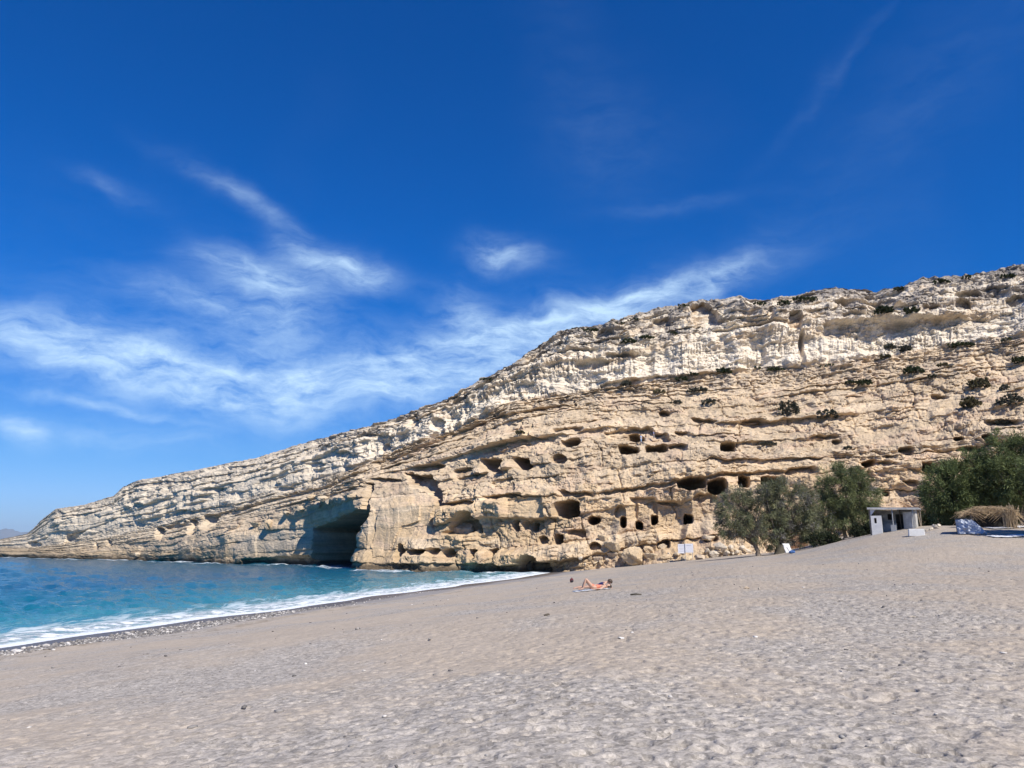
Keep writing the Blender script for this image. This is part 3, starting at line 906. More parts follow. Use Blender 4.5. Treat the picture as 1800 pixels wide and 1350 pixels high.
    # vertical break-up so benches and the skyline are ragged
    vz = A * (0.30 * fbm(S / 2.2, H / 1.5, 3, 95) + 0.55 * sstep(43, 46, H) * (0.9 * (0.45 - c1) * (ci > .3) + 0.9 * (0.42 - d1) * (di > .3) + 0.3 * (.5 - e1)))
    P[..., 2] += vz * sstep(0.5, 3, H)
    # --- colour of the rock itself
    def C(*a): return np.array(a)
    gold, tan, pink = C(.575, .428, .268), C(.565, .442, .300), C(.570, .418, .302)
    white, cream, grey, brown = C(.72, .632, .505), C(.63, .502, .352), C(.30, .265, .228), C(.40, .275, .165)
    def mixv(a, bb, f): return a * (1 - f[..., None]) + bb * f[..., None]
    c = np.broadcast_to(gold, P.shape).copy()
    n1 = fbm(S / 9, hw / 2.2, 4, 100); n2 = fbm(S / 4, H / 4, 5, 104, .6); n3 = fbm(S / 22, hw / 3, 3, 110)
    c = mixv(c, tan, sstep(9, 15, H + 2 * n2))
    c = mixv(c, pink, 0.5 * sstep(.05, .5, n1))
    c = mixv(c, cream, 0.7 * sstep(.0, .5, n3))
    c = mixv(c, cream, 0.55 * sstep(27, 32, H + n2))
    c = mixv(c, white, 0.95 * sstep(34.2, 36, H + n2 * .5))
    c = mixv(c, cream, 0.8 * sstep(.0, .5, n1) * sstep(35, 37, H))
    c = mixv(c, C(.50, .40, .29), 0.6 * sstep(.15, .6, fbm(S / 7, H / 2.5, 4, 130)) * sstep(34, 37, H))
    c = mixv(c, white, isl * 0.6 * sstep(20, 34, H + 2 * n2))
    c = mixv(c, cream, isl * 0.4 * (1 - sstep(20, 34, H)))
    c = mixv(c, C(.79, .705, .575), 0.6 * sstep(35, 36, H) * (1 - sstep(40, 42.5, H + 2 * n2)) * (1 - isl))
    c = mixv(c, C(.72, .61, .45), 0.5 * isl * sstep(14, 22, H))
    # grey lichen crust on weathered blocks and the caprock, brown iron stain in some hollows
    lich = sstep(-.25, .32, n2 + 0.35 * (ci - 0.5)) * (0.85 * sstep(44.5, 47, H + n1 * 2) + 0.35 * sstep(29, 31, H) * (1 - sstep(34, 35.5, H)))
    c = mixv(c, grey, np.clip(lich * (1 - 0.45 * isl), 0, .85))
    c = mixv(c, grey, 0.55 * sstep(45, 49, H + 2 * n2) * sstep(1480, 1620, U) * sstep(-.3, .2, n1))
    c = mixv(c, grey, 0.75 * sstep(52, 55, H + n2) * (1 - 0.5 * isl))
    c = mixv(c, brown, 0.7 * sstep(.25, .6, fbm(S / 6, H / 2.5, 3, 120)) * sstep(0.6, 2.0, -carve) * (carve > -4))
    c = mixv(c, C(.50, .435, .35), 0.6 * pip(HOLLOWS[15][0], qx, qy, 4))
    streak = sstep(.15, .5, perlin(S / .8, H / 9, 125)) * sstep(.0, .4, perlin(S / 9, H / 5, 126))
    c = mixv(c, C(.40, .35, .28), 0.35 * streak * (1 - sstep(33, 36, H)))
    # sea-washed dark foot
    tide = (1 - sstep(0.5, 1.9, P[..., 2] + 0.5 * n2)) * (1 - sstep(960, 1010, U))
    c = mixv(c, C(.085, .066, .045), 0.9 * tide)
    c = mixv(c, C(.42, .31, .18), 0.5 * (1 - tide) * (1 - sstep(2, 5, P[..., 2] + n2)) * (1 - sstep(960, 1010, U)))
    c = mixv(c, C(.16, .15, .085), 0.8 * sstep(56, 58, H) * sstep(-.1, .3, n2) * sstep(800, 1000, U))
    c *= (1 + 0.10 * (hash01(ib, 4.0) - .5) + 0.10 * (hash01(jc, jb, 3.0) - .5))[..., None]
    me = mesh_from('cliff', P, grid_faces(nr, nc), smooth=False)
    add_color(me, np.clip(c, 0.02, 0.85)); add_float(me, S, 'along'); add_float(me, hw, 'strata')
    o = link('cliff', me, M_ROCK)
    tag(o, kind='structure')
    CLIFF['P'] = P
    CLIFF['px'], CLIFF['py'] = project(P)
    CLIFF['n'] = (nx, ny)


build_cliff()


def on_cliff(px, py):
    d = (CLIFF['px'] - px) ** 2 + (CLIFF['py'] - py) ** 2
    dep = CLIFF['P'][..., 1]
    near = d < 2.2 ** 2
    if not near.any():
        near = d <= d.min() + 1e-6
    k = np.argmin(np.where(near, dep, 1e9))
    return Vector(CLIFF['P'].reshape(-1, 3)[k])


# ------------------------------------------------------------------ small mesh kit
class MB:
    def __init__(self):
        self.v, self.q, self.t = [], [], []

    def box(self, c, size, rz=0.0, ry=0.0, taper=1.0):
        m = Matrix.Translation(c) @ Matrix.Rotation(rz, 4, 'Z') @ Matrix.Rotation(ry, 4, 'Y')
        n = len(self.v)
        for z in (-.5, .5):
            k = taper if z > 0 else 1.0
            for x, y in ((-.5, -.5), (.5, -.5), (.5, .5), (-.5, .5)):
                self.v.append(tuple(m @ Vector((x * size[0] * k, y * size[1] * k, z * size[2]))))
        for f in ((3, 2, 1, 0), (4, 5, 6, 7), (0, 1, 5, 4), (1, 2, 6, 5), (2, 3, 7, 6), (3, 0, 4, 7)):
            self.q.append(tuple(n + i for i in f))
        return self

    def tube(self, pts, rad, n=6):
        pts = [Vector(p) for p in pts]
        if not hasattr(rad, '__len__'):
            rad = [rad] * len(pts)
        base = len(self.v)
        up = Vector((0.31, 0.17, 0.93))
        for i, p in enumerate(pts):
            d = (pts[min(i + 1, len(pts) - 1)] - pts[max(i - 1, 0)]).normalized()
            a = d.cross(up)
            if a.length < 1e-3:
                a = d.cross(Vector((1, 0, 0)))
            a.normalize(); b = d.cross(a)
            for k in range(n):
                w = 2 * math.pi * k / n
                self.v.append(tuple(p + rad[i] * (a * math.cos(w) + b * math.sin(w))))
        for i in range(len(pts) - 1):
            for k in range(n):
                k2 = (k + 1) % n
                self.q.append((base + i * n + k, base + i * n + k2, base + (i + 1) * n + k2, base + (i + 1) * n + k))
        for end, rev in ((0, False), (len(pts) - 1, True)):
            ring = [base + end * n + k for k in range(n)]
            for k in range(1, n - 1):
                tri = (ring[0], ring[k], ring[k + 1])
                self.t.append(tri if rev else tri[::-1])
        return self

    def mesh(self, name, smooth=False):
        return mesh_from(name, np.array(self.v), np.array(self.q) if self.q else None, np.array(self.t) if self.t else None, smooth)

    def build(self, name, mat, parent=None, smooth=False, loc=None, rz=None):
        return link(name, self.mesh(name, smooth), mat, parent, loc, rz)


M_LEAF = tone_mat('leaf_foliage', 0.7, 0.25, 0.25)
M_BARK = simple_mat('tamarisk_bark', (0.20, 0.165, 0.13), 0.9, 0.35, 5, 0.8)
M_IVY = simple_mat('dark_bark', (0.085, 0.075, 0.055), 0.9, 0.4, 5, 0.8)  # dark from the ivy on the thick trunk; also colours the driftwood
M_WOOD = simple_mat('weathered_wood', (0.27, 0.22, 0.17), 0.85, 0.3, 8, 0.4)
M_STRAW = tone_mat('dry_straw', 0.85, 0.2)
M_WHITE = simple_mat('whitewash', (0.72, 0.71, 0.68), 0.85, 0.12, 2.5, 0.3)
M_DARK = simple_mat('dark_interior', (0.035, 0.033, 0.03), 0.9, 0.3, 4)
M_GREYM = simple_mat('grey_metal', (0.33, 0.34, 0.35), 0.5, 0.2, 6, 0.1, 0.5)
M_STONE_W = simple_mat('pale_stone', (0.62, 0.58, 0.52), 0.9, 0.2, 4, 0.6)


def leaf_mesh(name, centres, dirs, L, W, cols):
    """one thin diamond per spray of leaves"""
    n = len(centres)
    rnd = np.random.RandomState(n)
    side = np.cross(dirs, rnd.normal(size=(n, 3)))
    side /= np.linalg.norm(side, axis=1)[:, None] + 1e-9
    L, W = L[:, None], W[:, None]
    v = np.stack([centres - dirs * L * .5, centres + side * W * .5, centres + dirs * L * .5, centres - side * W * .5], 1).reshape(-1, 3)
    f = np.arange(n * 4).reshape(-1, 4)
    me = mesh_from(name, v, f)
    add_color(me, np.repeat(cols, 4, 0))
    return me


def foliage(seed, lobes, n_clump, per, clump_r, leaf_l, leaf_w, base, grey=0.0, droop=0.25):
    rs = np.random.RandomState(seed)
    vol = np.array([l[3] * l[4] * l[5] for l in lobes]) ** (2 / 3.)
    pick = rs.choice(len(lobes), n_clump, p=vol / vol.sum())
    lb = np.array(lobes)[pick]
    d = rs.normal(size=(n_clump, 3)); d /= np.linalg.norm(d, axis=1)[:, None]
    r = rs.uniform(0.35, 1.0, n_clump) ** 0.5
    r = r * (0.86 + 0.3 * rs.rand(n_clump))
    cc = lb[:, :3] + d * r[:, None] * lb[:, 3:6]
    out = d * (1 / lb[:, 3:6]); out /= np.linalg.norm(out, axis=1)[:, None]
    keep = cc[:, 2] > 0.25
    cc, out = cc[keep], out[keep]
    m = len(cc)
    C = np.repeat(cc, per, 0); O = np.repeat(out, per, 0)
    cr = np.repeat(rs.uniform(.5, 1.4, m) * clump_r, per)
    off = rs.normal(size=(m * per, 3)); off /= np.linalg.norm(off, axis=1)[:, None]
    off *= (rs.rand(m * per, 1) ** 0.5) * cr[:, None]
    off += O * cr[:, None] * 0.35
    dirs = off * 0.9 / cr[:, None] + O * 0.6 + rs.normal(size=off.shape) * 0.45
    dirs[:, 2] -= droop
    dirs /= np.linalg.norm(dirs, axis=1)[:, None]
    tone = np.repeat(rs.uniform(.65, 1.35, m), per) * rs.uniform(.75, 1.25, m * per)
    g = np.repeat(rs.rand(m) < grey, per)[:, None]
    warm = np.repeat(rs.rand(m, 1), per, 0)
    col = np.array(base)[None] * (1 - .35 * warm) + np.array((base[0] * 1.5, base[1] * 1.15, base[2] * .8))[None] * .35 * warm
    col = np.where(g, np.array((.21, .20, .175))[None], col) * tone[:, None]
    N = len(C)
    return cc, leaf_mesh('crown', C + off, dirs, rs.uniform(.7, 1.3, N) * leaf_l, rs.uniform(.7, 1.3, N) * leaf_w, np.clip(col, .01, .5))


def tree(label, base, trunks, lobes, seed, n_clump, per, base_col, grey=0.0, group=None, mat_trunk=None, leaf=(.50, .066), n_br=46):
    rs = random.Random(seed)
    root = empty('tamarisk_tree', base)
    tag(root, label, 'tree', group)
    cc, me = foliage(seed, lobes, n_clump, per, 0.72, leaf[0], leaf[1], base_col, grey)
    tops = []
    for i, (x, y, lean_x, lean_y, h, r) in enumerate(trunks):
        mb = MB()
        pts, rad = [], []
        for k in range(9):
            t = k / 8
            pts.append((x + lean_x * t ** 1.4 + rs.uniform(-.07, .07), y + lean_y * t + rs.uniform(-.07, .07), -.3 + (h + .3) * t))
            rad.append(r * (1.35 - .75 * t) * (1.4 if k == 0 else 1) * rs.uniform(.9, 1.12))
        mb.tube(pts, rad, 9)
        mb.build('trunk', mat_trunk[i] if mat_trunk else M_BARK, root, True)
        tops.append((Vector(pts[-1]), rad[-1], Vector(pts[5]), rad[5]))
    mb = MB()
    idx = list(range(len(cc))); rs.shuffle(idx)
    for k in idx[:n_br]:
        e = Vector(cc[k])
        tp = min(tops, key=lambda t: (t[0] - e).length)
        s, r = (tp[0], tp[1]) if rs.random() < .6 else (tp[2], tp[3] * .8)
        mid1 = s.lerp(e, .4) + Vector((rs.uniform(-.4, .4), rs.uniform(-.4, .4), rs.uniform(.1, .6)))
        mid2 = s.lerp(e, .75) + Vector((rs.uniform(-.3, .3), rs.uniform(-.3, .3), rs.uniform(0, .4)))
        rr = min(r * .6, .13)
        mb.tube([s, mid1, mid2, e], [rr, rr * .6, rr * .35, .012], 5)
        for q in range(3):
            e2 = e + Vector((rs.uniform(-.8, .8), rs.uniform(-.8, .8), rs.uniform(-.2, .8)))
            mb.tube([mid2, mid2.lerp(e2, .5) + Vector((0, 0, .1)), e2], [rr * .3, rr * .2, .008], 4)
    mb.build('branches', M_BARK, root, True)
    link('crown', me, M_LEAF, root)
    return root


# ------------------------------------------------------------------ trees at the back of the beach
GREEN_GREY = (0.172, 0.190, 0.112)
GREEN_MID = (0.085, 0.115, 0.050)
GREEN_DARK = (0.112, 0.148, 0.060)
bA = hit_ground(1352, 976)
sA = bA.y / F
tree('sprawling grey-green tamarisk with pale gnarled trunk and bare twigs before the reed screen', bA,
     [(-18 * sA, 0, -.5, 0, 2.1, .30), (16 * sA, -.3, .4, .2, 2.3, .62)],
     [(-50 * sA, 0, 74 * sA, 34 * sA, 2.2, 36 * sA), (-5 * sA, 0.3, 88 * sA, 42 * sA, 2.8, 38 * sA), (45 * sA, .5, 86 * sA, 48 * sA, 2.8, 42 * sA),
      (-40 * sA, -.4, 42 * sA, 34 * sA, 2.0, 18 * sA), (70 * sA, .8, 56 * sA, 28 * sA, 2.2, 28 * sA), (10 * sA, -.6, 50 * sA, 26 * sA, 1.7, 22 * sA), (70 * sA, .4, 40 * sA, 34 * sA, 2.0, 18 * sA), (-62 * sA, 0, 56 * sA, 24 * sA, 1.8, 26 * sA), (6 * sA, 0, 30 * sA, 22 * sA, 1.3, 20 * sA), (40 * sA, .6, 36 * sA, 40 * sA, 1.8, 20 * sA), (20 * sA, .5, 98 * sA, 36 * sA, 2.2, 24 * sA)],
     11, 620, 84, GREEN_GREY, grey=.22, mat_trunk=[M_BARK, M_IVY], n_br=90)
bB = on_ground(1499, bA.y + 9)
sB = bB.y / F
tree('tall rounded tamarisk with dense grey-green crown, beside the white hut', bB,
     [(0, 0, .3, 0, 3.0, .34), (-8 * sB, .5, -.8, .2, 2.6, .26)],
     [(2 * sB, 0, 74 * sB, 48 * sB, 3.0, 46 * sB), (-18 * sB, 0, 88 * sB, 34 * sB, 2.6, 38 * sB), (26 * sB, 0, 62 * sB, 32 * sB, 2.4, 38 * sB),
      (-34 * sB, 0, 46 * sB, 30 * sB, 2.4, 26 * sB), (10 * sB, 0, 98 * sB, 26 * sB, 2, 24 * sB), (14 * sB, 0, 34 * sB, 44 * sB, 2.6, 24 * sB), (-30 * sB, .6, 30 * sB, 36 * sB, 2.2, 20 * sB)],
     12, 560, 84, (0.150, 0.182, 0.088), grey=.04)
bC = on_ground(1714, 91.0)
sC = bC.y / F
tree('broad dark green tamarisk hanging low over the straw shelter', bC,
     [(0, 0, .4, 0, 3.2, .36), (-14 * sC, .6, -.8, .1, 2.8, .28)],
     [(-30 * sC, 0, 62 * sC, 52 * sC, 3.2, 42 * sC), (20 * sC, 0, 84 * sC, 52 * sC, 3.4, 44 * sC), (-46 * sC, 0, 46 * sC, 42 * sC, 2.6, 30 * sC), (10 * sC, -.6, 50 * sC, 60 * sC, 3.0, 30 * sC),
      (-10 * sC, 0, 92 * sC, 36 * sC, 2.6, 28 * sC), (-20 * sC, 1.5, 44 * sC, 54 * sC, 2.2, 18 * sC)],
     13, 500, 80, GREEN_DARK, group=None)
bD = on_ground(1806, 88.0)
sD = bD.y / F
tree('tallest dark green tamarisk with high round crown behind the white ground sheets', bD,
     [(0, 0, .2, 0, 3.4, .38)],
     [(-8 * sD, 0, 104 * sD, 50 * sD, 3.4, 56 * sD), (10 * sD, 0, 70 * sD, 60 * sD, 3.6, 44 * sD), (-30 * sD, .5, 78 * sD, 44 * sD, 3.0, 46 * sD), (40 * sD, 0, 110 * sD, 56 * sD, 3.4, 50 * sD)],
     14, 480, 80, (0.116, 0.152, 0.062))


bE = on_ground(1894, 67.0)
sE = 88.0 / F
tree('dark green tamarisk whose shade falls on the sand beside the tarpaulin', bE,
     [(0, 0, .2, 0, 3.4, .36)],
     [(0, 0, 84 * sE, 46 * sE, 3.0, 46 * sE), (8 * sE, 0, 60 * sE, 48 * sE, 3.2, 34 * sE)],
     15, 300, 70, (0.116, 0.152, 0.062))
# undergrowth behind the hut and pergola, leaves coloured darker to paint the shade there
for i, (px, Yb, w, h, lab) in enumerate([(1622, 104, 30, 26, 'dark bush filling the shade behind the pergola posts'), (1664, 102, 34, 30, 'dark bush behind the small sunshade'),
                                        (1700, 98, 34, 34, 'dark bush behind the tarpaulin-covered stack'), (1762, 96, 44, 34, 'dark bush behind the straw shelter'),
                                        (1516, 106, 24, 18, 'low dark bush between the tall tamarisk and the hut'), (1447, 108, 34, 18, 'low dark bush behind the reed screen')]):
    b0 = on_ground(px, Yb); kk = Yb / F
    root = empty('bush', b0); tag(root, lab, 'bush')
    cc_, me_ = foliage(180 + i, [(0, 0, h * kk * .5, w * kk * .75, 1.4, h * kk * .55), (w * kk * .4, .2, h * kk * .4, w * kk * .5, 1.2, h * kk * .45)], 90, 60, .5, .40, .09, (.034, .046, .022), 0, .1)
    mb_ = MB()
    for q in range(9):
        e_ = Vector(cc_[q * 7 % len(cc_)])
        mb_.tube([(e_.x * .2, e_.y * .2, -.3), e_ * .55, e_], [.06, .035, .012], 5)
    mb_.build('stems', M_BARK, root); link('foliage', me_, M_LEAF, root)

# ------------------------------------------------------------------ shrubs on the cliff
def shrub(px, py, w, h, label, col, seed, group):
    p = on_cliff(px, py + h * .4)
    k = p.y / F
    rx, rz = max(w * k * .5, .35), max(h * k * .62, .3)
    n = int(np.clip(rx * rz * 60, 34, 170))
    _, me = foliage(seed, [(0, 0, rz * .45, rx, min(rx, 1.6), rz * .75), (rx * .3, 0, rz * .35, rx * .6, min(rx, 1.2), rz * .6)], n, 30, .24, .36, .20, col, .06, .0)
    root = empty('shrub', p)
    tag(root, label, 'shrub', group)
    rs = random.Random(seed)
    mb = MB()
    for i in range(7):
        e = Vector((rs.uniform(-.7, .7) * rx, rs.uniform(-.4, .4), rs.uniform(.4, .9) * rz))
        mb.tube([(0, 0, -.25), e * .5 + Vector((0, 0, .05)), e], [.05, .03, .012], 4)
    mb.build('stems', M_BARK, root)
    link('foliage', me, M_LEAF, root)


SH_G, SH_D, SH_Y = (.085, .092, .072), (.045, .062, .030), (.115, .108, .060)
SPECIAL = [
    (1387, 714, 38, 36, 'largest grey-green bush on the cliff, round, between two caves', SH_G),
    (1455, 725, 42, 22, 'low wide grey bush on the ledge next to the largest bush', SH_G),
    (1553, 542, 32, 18, 'dark green bush in the pale rubble under the skyline crest', SH_D),
    (1270, 650, 32, 14, 'olive-green bush at the foot of the white cliff band', SH_D),
]
for i, (x, y, w, h, lab, c) in enumerate(SPECIAL):
    shrub(x, y, w, h, lab, c, 200 + i, None)
LOWS = [(1458, 642, 30, 7), (1365, 648, 32, 9), (1602, 650, 38, 16), (1517, 673, 27, 12), (1495, 673, 20, 8), (1690, 606, 46, 9), (1768, 598, 20, 7),
        (1790, 635, 22, 14), (1198, 665, 23, 9), (1215, 657, 19, 8), (1105, 598, 26, 8), (1137, 595, 28, 7), (1185, 585, 14, 7), (1600, 543, 26, 15), (1330, 646, 14, 6)]
for i, (x, y, w, h) in enumerate(LOWS):
    own = {5: 'longest flat dark shrub on the ledge under the white cliff', 2: 'dark green shrub hugging a crack below the white cliff band',
           13: 'round dark bush next to the bush in the pale rubble under the crest', 7: 'dark bush on the ledge above the grey thickets'}
    shrub(x, y, w, h, own.get(i, 'low dark green cushion shrub on the pale upper cliff'), SH_D, 230 + i, 'cushion shrubs on the upper cliff')
GREYS = [(1725, 672, 38, 22), (1765, 680, 15, 11), (1780, 702, 50, 28), (1705, 706, 36, 24), (1565, 608, 19, 11), (1590, 610, 23, 15), (1555, 625, 18, 9),
         (1100, 675, 20, 13), (1225, 686, 40, 10), (1160, 687, 24, 9), (1245, 704, 25, 12), (1187, 706, 20, 8), (912, 762, 18, 9), (1350, 780, 36, 8), (1640, 660, 18, 9), (1660, 640, 24, 8), (1762, 742, 26, 10), (1490, 786, 16, 7)]
for i, (x, y, w, h) in enumerate(GREYS):
    own = {0: 'dense grey bush between rock blocks on the eastern cliff', 2: 'widest grey thicket on the cliff above the dark tamarisks',
           3: 'grey bush just beside the widest thicket above the dark tamarisks', 12: 'lone small bush on the bedding ledge above the twin caves',
           13: 'long low grey bush on the ledge next to a square cave', 8: 'long grey mat of scrub below the white cliff band'}
    shrub(x, y, w, h, own.get(i, 'grey scrubby bush growing on a cliff ledge'), SH_G if i % 3 else SH_Y, 260 + i, 'grey bushes on the cliff ledges')
CREST = [(1200, 536, 26, 6), (1040, 579, 26, 7), (1415, 523, 46, 9), (1380, 531, 26, 10), (1655, 493, 30, 9), (1770, 482, 22, 10), (1335, 531, 26, 6), (1115, 560, 22, 5), (1090, 566, 22, 5), (855, 668, 20, 6), (1580, 510, 22, 9), (1700, 487, 20, 6)]
for i, (x, y, w, h) in enumerate(CREST):
    shrub(x, y + 1, w, h, 'dark scrub along the skyline crest of the cliff', SH_D, 300 + i, 'scrub on the cliff crest')


# ------------------------------------------------------------------ boulders
def boulder_mesh(seed, col):
    rs = np.random.RandomState(seed)
    bm = bmesh.new(); bmesh.ops.create_icosphere(bm, subdivisions=4 if seed < 404 else 3, radius=1.0)
    v = np.array([x.co[:] for x in bm.verts])
    n = rs.normal(size=(15, 3)); n /= np.linalg.norm(n, axis=1)[:, None]
    d = rs.uniform(.50, .92, 15)
    pr = v @ n.T
    r = np.where(pr > .05, d[None] / np.maximum(pr, .05), 9).min(1)
    r = np.minimum(r, 1.15)
    nz = fbm(v[:, 0] * 2 + v[:, 2] * 1.3 + seed, v[:, 1] * 2 - v[:, 2] * .9, 4, 140)
    v = v * (r * (1 + .10 * nz + .04 * fbm(v[:, 0] * 7, v[:, 2] * 7 + v[:, 1] * 5, 2, 145)))[:, None]
    for vert, c in zip(bm.verts, v):
        vert.co = c
    me = bpy.data.meshes.new('boulder'); bm.to_mesh(me); bm.free()
    add_color(me, np.array(col)[None] * (1 + .2 * nz)[:, None])
    me.materials.append(M_ROCK)
    return me


B_TAN = [boulder_mesh(400 + i, c) for i, c in enumerate([(.56, .43, .28), (.58, .46, .31), (.55, .44, .32), (.60, .49, .35)])]
B_PALE = [boulder_mesh(420 + i, (.62, .54, .43)) for i in range(3)]
B_DARK = [boulder_mesh(440 + i, (.15, .125, .095)) for i in range(2)]


def boulder(px, py, w, h, label, group=None, kind=None, i=0, ground=None):
    """px, py: middle of the foot; w, h in photo pixels"""
    c = on_cliff(px, py - h * .45)
    p = c
    g = hit_ground(px, py)
    if ground is not False and g.y < c.y + 3 and py > 940 and px > 930:
        p = g
    k = p.y / F
    bank = kind or B_TAN
    o = bpy.data.objects.new('boulder', bank[i % len(bank)])
    COL.objects.link(o)
    sx, sz = w * k * .52, h * k * .62
    o.scale = (sx, (sx + sz) * .5, sz)
    o.rotation_euler = (0.15 * math.sin(i * 3.1), 0.2 * math.sin(i * 1.7), i * 2.399)
    zc = p.z + sz * .55 if p is g else p.z
    o.location = (p.x, p.y, zc)
    tag(o, label, 'boulder', group)
    return o


boulder(1115, 990, 38, 27, 'big rounded tan boulder on the sand at the cliff foot', i=0)
boulder(1146, 988, 28, 20, 'smaller tan boulder leaning against the biggest rounded boulder', i=1)
boulder(812, 948, 50, 32, 'large angular block lying in a broken cave arch above the water', i=2, ground=False)
boulder(929, 1004, 20, 24, 'upright dark rock inside the low arch at the water edge', kind=B_DARK, i=0)
boulder(966, 1005, 20, 9, 'flat dark wet rock on the sand by the low arch', kind=B_DARK, i=1)
boulder(1250, 952, 40, 20, 'broad block above the boulders behind the notice board', i=3, ground=False)
boulder(1060, 955, 18, 18, 'squared block perched on the ledge above the beach', i=1, ground=False)
boulder(242, 981, 11, 10, 'lone rock standing in the sea off the headland', i=3, ground=False)
for i, a in enumerate([(1076, 966, 30, 18), (1074, 978, 28, 12), (1121, 970, 18, 15), (1168, 985, 22, 10), (1207, 984, 24, 11), (1232, 983, 24, 10), (1164, 966, 22, 14), (1140, 972, 20, 12), (1096, 982, 20, 14), (1048, 986, 24, 11), (1190, 978, 18, 10)]):
    boulder(*a, 'tan rock in the rubble at the cliff foot', 'rubble rocks at the cliff foot', i=i + 1)
for i, a in enumerate([(1257, 979, 28, 15), (1264, 968, 24, 14), (1275, 976, 18, 10), (1286, 966, 16, 10), (1307, 966, 12, 9), (1313, 970, 14, 8), (1296, 974, 12, 8), (1244, 972, 16, 9), (1322, 962, 12, 7)]):
    boulder(*a, 'pale boulder beside the gnarled tamarisk trunk', 'pale boulders by the tamarisk', kind=B_PALE, i=i)
for i, a in enumerate([(595, 885, 29, 18), (567, 883, 23, 15), (620, 877, 24, 10), (530, 900, 23, 11), (560, 894, 20, 12), (576, 890, 11, 12), (472, 929, 15, 16), (450, 928, 22, 12), (407, 934, 32, 15), (505, 905, 18, 10), (545, 880, 16, 9)]):
    boulder(*a, 'fallen tan boulder on the slope above the sea inlet', 'boulders above the sea inlet', i=i + 2, ground=False)
rs_ = random.Random(77)
for i in range(44):
    x = rs_.uniform(1020, 1335)
    y = np.interp(x, [1020, 1200, 1335], [992, 981, 970]) + rs_.uniform(-9, 2)
    w = rs_.uniform(4, 11)
    boulder(x, y, w, w * rs_.uniform(.5, .85), 'small loose stone scattered along the cliff foot', 'loose stones along the cliff foot', kind=B_PALE if i % 3 == 0 else B_TAN, i=i)


# ------------------------------------------------------------------ shingle
def build_shingle():
    rs = np.random.RandomState(9)
    bm = bmesh.new(); bmesh.ops.create_icosphere(bm, subdivisions=1, radius=1.0)
    bv = np.array([v.co[:] for v in bm.verts]); bf = np.array([[v.index for v in f.verts] for f in bm.faces]); bm.free()
    n = 15000
    Y = 27 + (rs.rand(n) ** 1.3) * 62
    d = 3.6 + rs.rand(n) * 6.8 * np.clip(1.1 - (Y - 30) / 55, .15, 1) + rs.normal(size=n) * .4
    keepp = rs.rand(n) < np.clip(1.35 - (Y - 27) / 32, .03, 1) * np.clip((10.6 - d) / 1.5, .1, 1)
    Y, d = Y[keepp], d[keepp]
    X = shore_x(Y) + d / .945
    # sparse single stones over the rest of the beach
    n2 = 320
    r2 = 6 + 60 * rs.rand(n2) ** 1.2; a2 = np.radians(rs.uniform(-40, 40, n2))
    X2, Y2 = r2 * np.sin(a2), r2 * np.cos(a2)
    k2 = shore_d(X2, Y2) > 9
    sz = np.concatenate([rs.lognormal(math.log(.047), .42, len(X)), rs.lognormal(math.log(.016), .4, k2.sum()) * (1 + r2[k2] / 40)])
    X, Y = np.concatenate([X, X2[k2]]), np.concatenate([Y, Y2[k2]])
    Z = ground_z(X, Y) + sz * .25
    m = len(X)
    ang = rs.rand(m) * 6.28
    sc = np.stack([sz * rs.uniform(.9, 1.6, m), sz * rs.uniform(.7, 1.1, m), sz * rs.uniform(.4, .7, m)], 1)
    V = bv[None] * sc[:, None] * (1 + .12 * rs.normal(size=(m, len(bv), 1)))
    c, s_ = np.cos(ang)[:, None], np.sin(ang)[:, None]
    V = np.stack([V[..., 0] * c - V[..., 1] * s_, V[..., 0] * s_ + V[..., 1] * c, V[..., 2]], -1) + np.stack([X, Y, Z], -1)[:, None]
    Fc = (bf[None] + (np.arange(m) * len(bv))[:, None, None]).reshape(-1, 3)
    me = mesh_from('pebbles', V.reshape(-1, 3), None, Fc, True)
    tone = np.where(rs.rand(m, 1) < .3, np.array([[.50, .47, .43]]), np.array([[.20, .185, .17]])) * rs.uniform(.55, 1.35, (m, 1))
    add_color(me, np.repeat(tone, len(bv), 0))
    o = link('pebbles', me, tone_mat('pebble_stone', .7, .3))
    tag(o, 'scattered grey and white pebbles along the water edge', 'pebbles', kind='stuff')


build_shingle()


# ------------------------------------------------------------------ hut and beach bar leftovers
M_WHITE_BASE = M_WHITE


def facing(p):
    """rotation that turns local -Y to the camera"""
    return -math.atan2(p.x, p.y)


